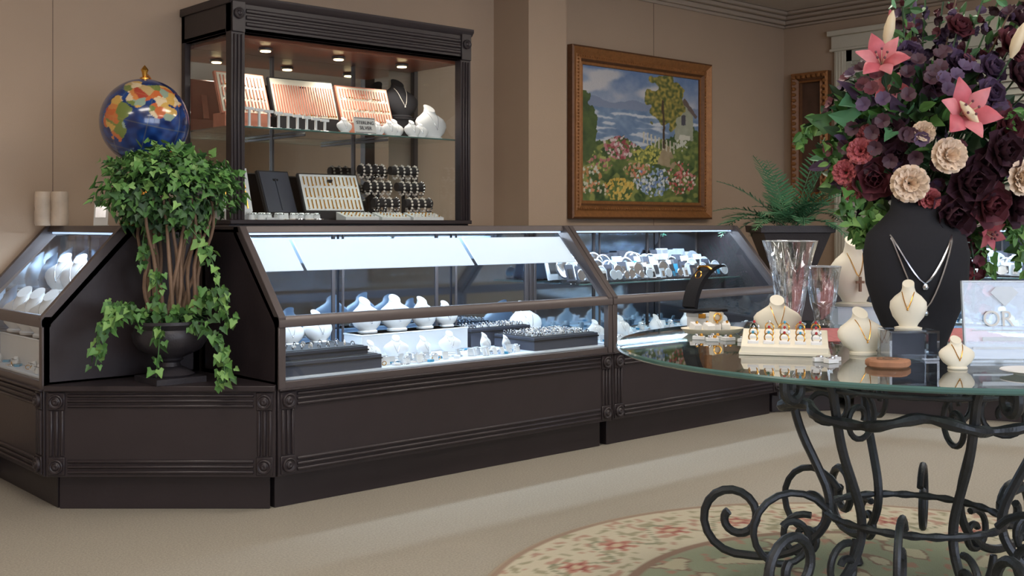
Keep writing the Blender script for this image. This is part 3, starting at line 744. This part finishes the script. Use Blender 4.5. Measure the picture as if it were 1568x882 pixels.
for i in range(2300):
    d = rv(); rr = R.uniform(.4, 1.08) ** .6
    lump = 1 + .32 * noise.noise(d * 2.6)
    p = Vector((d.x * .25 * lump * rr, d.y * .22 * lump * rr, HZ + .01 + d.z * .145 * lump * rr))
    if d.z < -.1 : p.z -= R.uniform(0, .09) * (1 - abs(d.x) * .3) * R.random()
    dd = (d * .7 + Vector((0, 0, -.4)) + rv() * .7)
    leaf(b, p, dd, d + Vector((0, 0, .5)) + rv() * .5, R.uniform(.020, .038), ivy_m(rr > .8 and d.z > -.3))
def vine(b, pts, n, spread=.03, size=(.022, .04)):
    P = [Vector(p) for p in pts]; b.tube(P, .0025, M_ivy[0], 5)
    for i in range(n):
        t = R.random() * (len(P) - 1); k = int(t); p = P[k].lerp(P[min(k + 1, len(P) - 1)], t - k)
        o = rv() * R.uniform(.3, 1) * spread; leaf(b, p + o, o * 8 + Vector((0, 0, -.7)) + rv() * .5, Vector((-.5, -.6, .5)) + rv() * .6, R.uniform(*size), ivy_m(True))
vine(b, [(-.08, -.02, .23), (-.17, -.02, .27), (-.24, -.03, .26), (-.29, -.04, .18), (-.31, -.05, .09)], 75, .045)
vine(b, [(-.06, 0, .24), (-.16, .02, .30), (-.22, .02, .30), (-.26, .0, .2)], 50, .04)
vine(b, [(-.07, -.08, .24), (-.10, -.13, .22), (-.11, -.14, .14), (-.12, -.14, .04)], 22, .025)
vine(b, [(0, -.1, .24), (.04, -.2, .24), (.06, -.27, .18), (.07, -.30, .08), (.07, -.31, .02)], 75, .045)
vine(b, [(.03, -.08, .25), (.06, -.2, .36), (.08, -.28, .30), (.09, -.32, .22)], 60, .04)
vine(b, [(.0, -.15, .6), (.05, -.22, .50), (.07, -.25, .40), (.08, -.27, .32)], 36, .03)
vine(b, [(-.08, -.08, .24), (-.10, -.10, .32), (-.10, -.10, .44)], 34, .03)
vine(b, [(.0, -.05, .24), (-.04, -.10, .28)], 24, .035)
vine(b, [(-.1, .0, .6), (-.12, -.02, .52), (-.13, -.02, .44)], 18, .03)
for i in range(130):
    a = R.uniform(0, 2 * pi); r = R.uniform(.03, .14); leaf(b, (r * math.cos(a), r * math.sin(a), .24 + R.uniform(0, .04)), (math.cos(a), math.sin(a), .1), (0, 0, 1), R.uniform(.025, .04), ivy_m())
b.finish((1.89, 4.085, .4755))

# ------------------------------------------------------------------ FERN in tapered planter
b = B('potted_fern')
hw = [(0, .10), (.03, .105), (.30, .195), (.305, .215), (.345, .22), (.345, .19), (.32, .185)]
vs = []; fs = []
for (z, w) in hw: vs += [(-w, -w, z), (w, -w, z), (w, w, z), (-w, w, z)]
for j in range(len(hw) - 1):
    for i in range(4): k = (i + 1) % 4; fs.append((j * 4 + i, j * 4 + k, j * 4 + 4 + k, j * 4 + 4 + i))
fs.append((3, 2, 1, 0)); b.add(vs, fs, M_urn); e = (len(hw) - 1) * 4; b.quad(*vs[e:e + 4], M_soil)
def frond(b, base, az, L, lift, droop, m):
    d = Vector((math.cos(az), math.sin(az), 0)); pts = []
    p = Vector(base); ang = lift
    for i in range(15):
        pts.append(p.copy()); p = p + (d * math.cos(ang) + Vector((0, 0, 1)) * math.sin(ang)) * (L / 14); ang -= droop / 14
    b.tube(pts, .0022, m, 4)
    sd = Vector((-d.y, d.x, 0)); N = 21
    for i in range(3, N):
        t = i / N * 14; k = min(int(t), 13); q = pts[k].lerp(pts[k + 1], t - k); tn = (pts[k + 1] - pts[k]).normalized()
        ln = .085 * math.sin(pi * (.12 + .84 * i / N)) * (L / .45) ** .5 + .010
        for s in (-1, 1):
            leaf(b, q, sd * s + tn * .6 + Vector((0, 0, -.12)) + rv() * .12, sd.cross(tn), ln, m, NLEAF, .015)
for k in range(26):
    frond(b, (R.uniform(-.08, .08), R.uniform(-.08, .08), .33), R.uniform(0, 2 * pi), R.uniform(.28, .50), R.uniform(.5, 1.3), R.uniform(.8, 1.9), R.choice(M_fern))
for az, L, li, dr in ((2.2, .52, 1.35, .6), (.4, .60, 1.35, .35), (-.1, .66, 1.25, .4), (pi, .45, .7, 1.0), (pi * 1.1, .46, .45, .9), (-.5, .62, 1.3, .5), (pi * .9, .5, 1.0, .8), (pi * 1.3, .5, 1.2, .6), (.2, .5, .9, .9), (-.25, .5, 1.1, .7)):
    frond(b, (.04 * math.cos(az), .04 * math.sin(az), .33), az, L, li, dr, R.choice(M_fern))
b.finish((5.72, 3.90, .7255), ROTC)

# ------------------------------------------------------------------ RUG + TABLE
TC = (.6665 * 3.125 + .7455 * 1.12, .7455 * 3.125 - .6665 * 1.12)
def tw(u, v, z): return (TC[0] + u * .7455 + v * .6665, TC[1] - u * .6665 + v * .7455, z)
RR = 1.22; nr, na = 110, 420; vs = []; fs = []; cols = []
for j in range(nr + 1):
    r = RR * j / nr
    for i in range(na):
        a = 2 * pi * i / na; x, y = r * math.cos(a), r * math.sin(a)
        vs.append((x, y, .008 if j < nr else .001))
        n1 = nz(x * 9, y * 9); n2 = nz(x * 22, y * 22, 4)
        if r > 1.20: c = (164, 152, 132)
        elif r > 1.18: c = (150, 128, 110)
        elif r > .80:
            c = (190, 182, 160)
            k = round(a / (2 * pi) * 22); ac = k * 2 * pi / 22; dx = (a - ac) * r; dr = r - .975
            d = math.hypot(dx, dr)
            pet = .05 + .018 * math.cos(6 * math.atan2(dr, dx))
            if d < pet * .35: c = (186, 168, 140)
            elif d < pet * .6: c = (140, 74, 68)
            elif d < pet: c = (170, 120, 104)
            elif abs(dr - .08 * math.sin(a * 22 + 1)) < .008: c = (128, 130, 106)
            elif n2 > .28: c = (150, 144, 118)
            elif n2 < -.33: c = (168, 136, 118)
        elif r > .77: c = (140, 114, 98)
        else:
            c = (146, 150, 126)
            if n1 > .3: c = (186, 176, 150)
            elif n1 > .22: c = (134, 108, 94)
            elif n2 > .35: c = (168, 130, 112)
        cols.append(c)
for j in range(nr):
    for i in range(na): k = (i + 1) % na; fs.append((j * na + i, j * na + k, (j + 1) * na + k, (j + 1) * na + i))
colmesh('round_rug', vs, fs, cols, vcmat('rug_wool', .95, .5, 300), (TC[0] - .03, TC[1] + .0, .0005))

b = B('glass_top_table')
TR = .826; ZT = .74
b.lathe([(.001, -.014), (TR - .004, -.014)], M_tableg, 96, (0, 0, ZT), cap=False)
b.lathe([(TR - .004, -.014), (TR, -.010), (TR, -.004), (TR - .004, 0)], M_gedge, 96, (0, 0, ZT), cap=False)
b.lathe([(.001, 0), (TR - .004, 0)], M_tableg, 96, (0, 0, ZT), cap=False)
def spiral(c, r0, r1, a0, turns, n=26):
    return [(c[0] + (r0 + (r1 - r0) * i / (n - 1)) * math.cos(a0 + turns * 2 * pi * i / (n - 1)), c[1] + (r0 + (r1 - r0) * i / (n - 1)) * math.sin(a0 + turns * 2 * pi * i / (n - 1))) for i in range(n)]
def smooth(P, it=2):
    for _ in range(it):
        Q = [P[0]]
        for a, c in zip(P, P[1:]): Q += [tuple(a[k] * .75 + c[k] * .25 for k in range(len(a))), tuple(a[k] * .25 + c[k] * .75 for k in range(len(a)))]
        Q.append(P[-1]); P = Q
    return P
NL = 6
for k in range(NL):
    az = 2 * pi * (k + .5) / NL + .1; ca, sa = math.cos(az), math.sin(az)
    top = spiral((.50, .665), .010, .045, 0, 1.25)
    mid = smooth([top[-1], (.47, .712), (.40, .710), (.35, .66), (.335, .58), (.31, .48), (.26, .38), (.225, .30), (.23, .22), (.30, .14), (.40, .10), (.50, .10)], 2)
    bot = spiral((.50, .21), .11, .025, -pi / 2, 1.35)
    path = top + mid[1:] + bot
    b.tube([(r * ca, r * sa, z) for r, z in path], .013, M_iron, 8)
    up = spiral((.30, .17), .02, .07, pi * .2, 1.2)
    b.tube([(r * ca, r * sa, z) for r, z in up], .010, M_iron, 8)
    sc = spiral((.24, .56), .075, .02, pi / 2, 1.3)
    b.tube([(r * ca, r * sa, z) for r, z in sc], .008, M_iron, 8)
    b.lathe([(.022, 0), (.026, .006), (.018, .03), (.01, .078)], M_iron, 12, (.40 * ca, .40 * sa, .0095))
    b.lathe([(.018, 0), (.018, .008)], M_iron, 12, (.40 * ca, .40 * sa, ZT - .024))
for (r0, z0, am, t) in ((.345, .575, .020, .014), (.235, .27, .0, .010), (.345, .645, 0, .007)):
    pts = []
    for i in range(120):
        a = 2 * pi * i / 120; pts.append(((r0 + am * math.cos(NL * 2 * a)) * math.cos(a), (r0 + am * math.cos(NL * 2 * a)) * math.sin(a), z0 + am * .8 * math.sin(NL * a)))
    b.tube(pts, [t * (1 + .18 * math.sin(i * 1.3)) for i in range(120)], M_iron, 8, True)
for k in range(NL):
    az = 2 * pi * k / NL + .1; ca, sa = math.cos(az), math.sin(az)
    s1 = spiral((.36, .22), .03, .13, 1.0, 1.25); b.tube([(r * ca, r * sa, z) for r, z in s1], .010, M_iron, 8)
b.finish((TC[0], TC[1], 0), ROTC)

def tput(builder, u, v, rz=0, z=ZT, **k): return builder.finish(tw(u, v, z + .0005), ROTC + rz, **k)
M_cry = glassmat('crystal', (0.93, 0.95, 0.97, 1), .24, 0.03)
b = B('crystal_vase')
b.lathe([(.045, 0), (.05, .008), (.036, .02), (.036, .04), (.046, .09), (.056, .15), (.066, .21), (.086, .285), (.079, .281), (.059, .21), (.049, .15), (.038, .09), (.026, .05), (.001, .045)], M_cry, 40,
        wave=lambda a, j: 1 + (.08 * math.cos(10 * a + j * .9) if j > 2 else 0), smooth=False)
for z, r in ((.012, .05), (.283, .083)): b.ring((0, 0, z), r, .0018, M_frost2, n=36, seg=5)
tput(b, -.204, .56)
b = B('crystal_vase')
b.lathe([(.034, 0), (.038, .006), (.026, .02), (.030, .04), (.040, .08), (.048, .13), (.060, .20), (.054, .197), (.042, .13), (.033, .08), (.001, .06)], M_cry, 30, wave=lambda a, j: 1 + .06 * math.cos(10 * a + j), smooth=False)
b.ring((0, 0, .198), .057, .0016, M_frost2, n=30, seg=5)
tput(b, -.085, .60)
b = B('acrylic_riser'); b.box(-.07, .07, -.05, .05, 0, .055, M_frost2); b.box(-.075, .075, -.055, .055, .055, .06, M_frost); tput(b, .05, .70)
tput(bust_mesh('cross_necklace_bust', M_cream, .24, 0, M_gold, 'cross'), .05, .70, .1, ZT + .0605)
tput(bust_mesh('small_necklace_bust', M_cream, .125, 1, M_gold), -.33, .2, -.1)
tput(bust_mesh('small_necklace_bust', M_cream, .12, 1, M_gold), -.205, -.21, .2)
tput(bust_mesh('small_necklace_bust', M_cream, .075, 1, M_gold), -.075, -.50)
kb = bust_mesh('black_velvet_bust', M_velvet, .43, 2, M_silver); tput(kb, -.02, -.09, -.05)
def curved_stand(name, m, h, w, band):
    b = B(name); n = 14; P = []
    for i in range(n + 1):
        t = i / n; a = pi * .05 + t * pi * .62
        P.append((h * .55 * (1 - math.cos(a)) - h * .45, h * .98 * math.sin(a * .8)))
    th = h * .09; vs = []; fs = []
    for (y, z) in P: vs += [(-w / 2, y, z), (w / 2, y, z), (w / 2, y + th, z - th * .5 if z > th else 0), (-w / 2, y + th, z - th * .5 if z > th else 0)]
    for j in range(n):
        for i in range(4): k = (i + 1) % 4; fs.append((j * 4 + i, j * 4 + k, j * 4 + 4 + k, j * 4 + 4 + i))
    fs += [(3, 2, 1, 0), tuple(n * 4 + i for i in range(4))]
    b.add(vs, fs, m, True); b.box(-w * .6, w * .6, -h * .5, h * .45, 0, h * .05, m)
    q = P[9]; b.tube([(-w * .55, q[0], q[1]), (-w * .3, q[0] - .004, q[1] + .008), (0, q[0] - .006, q[1] + .010), (w * .3, q[0] - .004, q[1] + .008), (w * .55, q[0], q[1])], .004, band, 8)
    b.ring((0, P[7][0] - .004, P[7][1]), w * .22, .002, band, (0, -1, .4), 14, 5)
    return b
b = B('jewelry_box'); b.box(-.05, .05, -.05, .05, 0, .035, M_white); b.box(-.053, .053, -.053, .053, .035, .047, M_white); b.box(-.012, .012, -.056, -.053, .03, .045, M_gold); tput(b, -.48, .60, -.3, bevel=.002)
tput(curved_stand('bracelet_stand', M_velvet, .16, .06, M_gold), -.48, .60, -1.0, ZT + .0475)
b = B('acrylic_block'); b.box(-.062, .062, -.045, .045, 0, .006, M_acr); b.box(-.062, .062, -.045, .045, .068, .074, M_acr)
for x in (-.062, .056): b.box(x, x + .006, -.045, .045, .006, .068, M_acr)
b.box(-.056, .056, .039, .045, .006, .068, M_grey); tput(b, -.12, -.30)
tput(bust_mesh('small_necklace_bust', M_cream, .125, 0, M_gold), -.12, -.30, -.4, ZT + .0745)
b = B('ring_tray')
b.xprism([(-.075, 0), (-.075, .022), (.075, .055), (.075, 0)], -.11, .11, M_cream)
b.box(-.115, .115, -.08, .08, 0, .008, M_cream)
for i in range(5):
    for j in range(3):
        x = -.08 + i * .04; y = -.045 + j * .045; z = .022 + (y + .075) * .22
        b.cbox((x, y, z + .003), (.028, .014, .008), M_white, (.2, 0, 0)); b.ring((x, y, z + .014), .012, .0022, R.choice((M_gold, M_gold, M_silver)), (.35, 1, .1), 14, 5); b.ball((x, y - .001, z + .028), .0045, R.choice((M_silver, M_ruby, M_blue)), 6)
tput(b, -.40, -.17, -.25, bevel=.003)
b = B('oval_earring_dish')
b.loft([(0, .07, .045, 0), (.004, .085, .058, 0), (.018, .10, .07, 0), (.018, .096, .066, 0), (.008, .08, .052, 0)], M_cream, 30)
for i in range(4): b.cbox((-.05 + i * .033, R.uniform(-.02, .02), .022), (.026, .03, .02), M_white, (.3, 0, R.uniform(-.5, .5))); b.ball((-.05 + i * .033, 0, .036), .005, M_gold, 6)
b.cbox((.02, .02, .04), (.04, .02, .05), M_cream, (0, .1, .3)); b.ring((.02, .006, .05), .012, .003, M_gold, (0, 1, 0))
tput(b, -.50, .34, .2)
b = B('earring_set')
for (x, y) in ((0, 0), (.05, .02), (-.03, .05), (.09, -.02), (.02, .06)):
    b.cbox((x, y, .005), (.035, .025, .009), M_white, (0, 0, x * 9)); b.ball((x - .006, y, .012), .006, M_silver, 8); b.ball((x + .008, y, .012), .006, M_gold, 8)
tput(b, -.54, .12, 0)
b = B('earring_set')
for (x, y) in ((0, 0), (.04, .01), (.02, -.03)):
    b.cbox((x, y, .005), (.03, .02, .009), M_white, (0, 0, x * 20)); b.ring((x, y, .012), .008, .002, M_silver, (0, .2, 1))
tput(b, -.36, -.36, 0)
b = B('wood_slice_coaster'); b.lathe([(.046, 0), (.05, .004), (.05, .014), (.046, .018), (.02, .017), (.001, .017)], M_slice, 20, wave=lambda a, j: 1 + .06 * math.cos(5 * a) + .04 * math.cos(9 * a))
b.ring((0, 0, .0195), .025, .001, M_stem, n=20); b.ring((0, 0, .0195), .012, .001, M_stem, n=16); tput(b, -.225, -.46)
b = B('white_plate'); b.lathe([(.035, 0), (.038, .003), (.065, .010), (.063, .012), (.036, .006), (.001, .005)], M_white, 28); tput(b, .05, -.60)
b = B('lace_runner')
vs = []; fs = []; n = 26
for j in range(13):
    for i in range(n + 1):
        u = -.33 + .66 * i / n; v = .0 + .42 * j / 12; vs.append((u + .01 * math.sin(v * 60), v + .008 * math.sin(u * 70), .0005 + .0004 * math.sin(u * 40)))
for j in range(12):
    for i in range(n): a = j * (n + 1) + i; fs.append((a, a + 1, a + n + 2, a + n + 1))
b.add(vs, fs, M_red, True)
for i in range(24): b.ring((-.32 + .64 * i / 23, -.005, .002), .009, .0015, M_red, n=10, seg=4)
tput(b, .05, .10)
b = B('etched_acrylic_sign')
T = Matrix.Rotation(-.12, 4, 'X')
b.box(-.105, .105, 0, .008, .0, .20, M_frost, T); b.box(-.105, .105, -.03, .05, 0, .006, M_acr)
for q in ((-.105, -.101, 0, .2), (.101, .105, 0, .2), (-.105, .105, .196, .2), (-.105, .105, .0, .004)): b.box(q[0], q[1], -.001, .009, q[2], q[3], M_frost2, T)
b.box(-.085, .085, -.0015, 0, .03, .035, M_frost2, T); b.box(-.085, .085, -.0015, 0, .075, .078, M_frost2, T); b.box(-.06, .06, -.0015, 0, .05, .06, M_frost2, T)
b.add([T @ Vector(p) for p in ((-.035, -.001, .17), (0, -.001, .135), (.035, -.001, .17), (.02, -.001, .185), (-.02, -.001, .185))], [(0, 1, 2, 3, 4)], M_frost2)
sg = tput(b, .105, -.36, 0)
text('OR', .055, sg, (-.02, .008, .103), M_paper, pi / 2 - .12)

# ------------------------------------------------------------------ FLOWER ARRANGEMENT
b = B('flower_arrangement')
b.lathe([(.06, 0), (.065, .01), (.05, .03), (.06, .10), (.075, .18), (.065, .25), (.05, .29), (.06, .31), (.052, .305), (.001, .27)], M_urn, 28)
FZ = .60; k_ = 1 / 534.0
def fp(x, y, front=0.0): return Vector(((x - 1407) * k_, -front, FZ + (200 - y) * k_))
def ax_of(p, fwd=.9): v = Vector((p.x * 2.2, -fwd, (p.z - FZ) * 1.6 + .15)); return v.normalized()
base = Vector((0, 0, .30))
def stemto(p, m=None): 
    mid = base.lerp(p, .5) + Vector((0, 0, .04)); b.tube(smooth([tuple(base), tuple(mid), tuple(p)], 2), .0028, m or M_ivy[3], 5)
for (x, y, f, s, m, m2) in ((1335, 105, .14, .105, M_lily, M_lily2), (1428, 185, .24, .125, M_lily, M_lily2), (1562, 155, .18, .115, M_lily, M_lily2), (1358, 138, .06, .08, M_lily, M_lily2), (1495, 350, .10, .07, M_rosep, M_lily)):
    p = fp(x, y, f); stemto(p); lily(b, p, ax_of(p, .9), s, m, m2)
for (x, y, f, s, m) in ((1325, 272, .14, .046, M_plum2), (1345, 200, .13, .036, M_plum), (1492, 235, .22, .052, M_plum), (1448, 278, .21, .058, M_plum), (1425, 325, .2, .055, M_plum), (1535, 75, .10, .045, M_plum2), (1465, 42, .06, .034, M_plum2), (1530, 310, .15, .05, M_plum), (1475, 255, .2, .045, M_plum), (1505, 200, .2, .04, M_plum2), (1540, 120, .12, .04, M_plum),
                        (1545, 225, .16, .045, M_plum), (1478, 310, .2, .05, M_plum2), (1392, 340, .15, .045, M_plum), (1590, 260, .12, .05, M_plum), (1500, 110, .12, .036, M_purp), (1385, 85, .08, .034, M_purp), (1560, 30, .04, .04, M_plum), (1485, 150, .18, .036, M_purp), (1420, 130, .12, .036, M_plum), (1455, 100, .1, .034, M_purp), (1355, 240, .15, .034, M_plum), (1590, 110, .1, .04, M_plum), (1370, 310, .17, .036, M_plum2)):
    p = fp(x, y, f); stemto(p); rose(b, p, ax_of(p), s, m)
for (x, y, f, s, m) in ((1362, 280, .21, .058, M_crm), (1410, 242, .24, .055, M_crm), (1515, 272, .21, .055, M_crm), (1305, 232, .14, .042, M_rosep), (1290, 262, .10, .042, M_rosep), (1392, 302, .2, .036, M_rosep), (1382, 208, .21, .036, M_crm), (1318, 208, .12, .036, M_rosep), (1600, 320, .1, .05, M_crm), (1300, 290, .1, .032, M_rosep)):
    p = fp(x, y, f); stemto(p); mum(b, p, ax_of(p), s, m)
def bud(p, d, L, m):
    d = Vector(d).normalized(); q = d.to_track_quat('Z', 'Y').to_matrix().to_4x4()
    b.lathe([(.004, 0), (L * .14, L * .25), (L * .16, L * .5), (L * .11, L * .8), (.002, L)], m, 10, tuple(p), T=q)
for (x, y, f, L, m, dx) in ((1352, 70, .08, .10, M_bud, .15), (1522, 95, .16, .10, M_bud, .3), (1445, 198, .29, .08, M_bud, -.9), (1410, 20, .0, .05, M_purp, 0), (1376, 40, .02, .06, M_lily, -.3)):
    p = fp(x, y, f); stemto(p); bud(p, (dx, -.2, 1), L, m)
for (x, y) in ((1402, -25), (1438, -60), (1470, -20), (1378, 10), (1520, -50), (1555, -20), (1425, 20), (1500, 0), (1590, 0), (1455, -5), (1400, 60), (1540, 20)):
    p = fp(x, y, R.uniform(-.06, .08)); stemto(p, R.choice((M_ivy[0], M_ivy[3], M_stem))); 
    for i in range(24):
        t = R.uniform(.5, 1.02); q = base.lerp(p, t) + Vector((0, 0, .04 * (1 - t))) + rv() * .026
        if R.random() < .6: petals(b, q, rv() + Vector((0, -.6, .3)), 5, .022, .022, 30, 80, R.choice((M_purp, M_plum, M_plum2, M_purp)), R.random(), .1, 3, 0, False)
        else: leaf(b, q, rv() + Vector((0, 0, .3)), rv(), R.uniform(.03, .055), R.choice((M_ivy[0], M_ivy[1], M_fern[1])), LEAF)
for i in range(640):
    d = rv(); rr = R.uniform(.5, 1.0)
    p = Vector((d.x * .275 * rr + .01, d.y * .19 * rr, FZ - .02 + d.z * .23 * rr))
    leaf(b, p, d + rv() * .7 + Vector((0, 0, .1)), Vector((0, -1, .4)) + rv() * .7, R.uniform(.04, .075), R.choice((M_ivy[3], M_ivy[0], M_ivy[3], M_fern[0], M_ivy[1], M_purp)), R.choice((LEAF, LEAF, IVY)))
for i in range(150):
    d = rv(); p = Vector((d.x * .25, d.y * .2 - .03, FZ + d.z * .24)); petals(b, p, d + Vector((0, -.5, 0)), 5, .026, .026, 40, 85, R.choice((M_plum, M_plum2, M_purp, M_plum)), R.random(), .1, 3, 0, False)
def trail(pts, n, sp=.035):
    P = [fp(x, y, f) for x, y, f in pts]; b.tube(P, .0025, M_ivy[1], 5)
    for i in range(n):
        t = R.random() * (len(P) - 1); k = int(t); p = P[k].lerp(P[min(k + 1, len(P) - 1)], t - k); o = rv() * sp * R.random()
        leaf(b, p + o, o * 10 + Vector((0, 0, -.5)) + rv() * .5, Vector((0, -1, .3)) + rv() * .5, R.uniform(.025, .045), R.choice((M_ivy[1], M_ivy[2], M_ivy[1], M_ivy[0])), R.choice((IVY, LEAF)))
trail([(1340, 250, .1), (1300, 280, .12), (1290, 320, .12), (1310, 360, .12)], 60)
trail([(1350, 290, .1), (1320, 330, .12), (1325, 380, .12)], 55)
trail([(1330, 200, .06), (1290, 200, .06), (1275, 235, .06), (1285, 275, .06)], 50)
trail([(1500, 300, .1), (1540, 340, .1), (1560, 380, .1), (1580, 420, .1)], 70)
trail([(1480, 320, .05), (1500, 370, .05), (1510, 410, .05)], 60)
trail([(1330, 170, .02), (1280, 175, .0), (1245, 190, .0), (1235, 215, .0)], 26, .02)
trail([(1490, 200, .2), (1530, 180, .2), (1560, 200, .22)], 30)
for i in range(40):
    p = fp(R.uniform(1470, 1510), R.uniform(330, 470), .03 + R.uniform(0, .04)); petals(b, p, rv() + Vector((0, -.8, 0)), 5, .022, .02, 40, 85, R.choice((M_plum2, M_rosep, M_plum2)), R.random(), .1, 3, 0, False)
b.tube([fp(1480, 320, .05), fp(1490, 400, .06), fp(1488, 470, .06)], .003, M_ivy[3], 5)
tput(b, .04, .12)

# ------------------------------------------------------------------ LIGHTS
def spot(name, loc, tgt, e, col, size=1.0, blend=.5):
    l = bpy.data.lights.new(name, 'SPOT'); l.energy = e; l.color = col; l.spot_size = size; l.spot_blend = blend; l.shadow_soft_size = .03
    o = bpy.data.objects.new(name, l); S.collection.objects.link(o); o.location = loc
    o.rotation_euler = (Vector(tgt) - Vector(loc)).to_track_quat('-Z', 'Y').to_euler()
for x in (.3, .72, 1.12): spot('cabinet_puck_spot', cab(x, .20, H - .205), cab(x, .18, 1.1), 8, (1, .90, .78), 2.3, .8)
w = bpy.data.worlds.new('world'); S.world = w; w.use_nodes = True
w.node_tree.nodes['Background'].inputs[0].default_value = (.6, .65, .75, 1); w.node_tree.nodes['Background'].inputs[1].default_value = .3

# ------------------------------------------------------------------ CAMERA
cd = bpy.data.cameras.new('camera'); co = bpy.data.objects.new('camera', cd); S.collection.objects.link(co)
co.location = (0, 0, 1.08); co.rotation_euler = (pi / 2, 0, ROTC); cd.lens = 39.35; cd.sensor_width = 36; cd.shift_y = -.0625; cd.clip_start = .05
S.camera = co
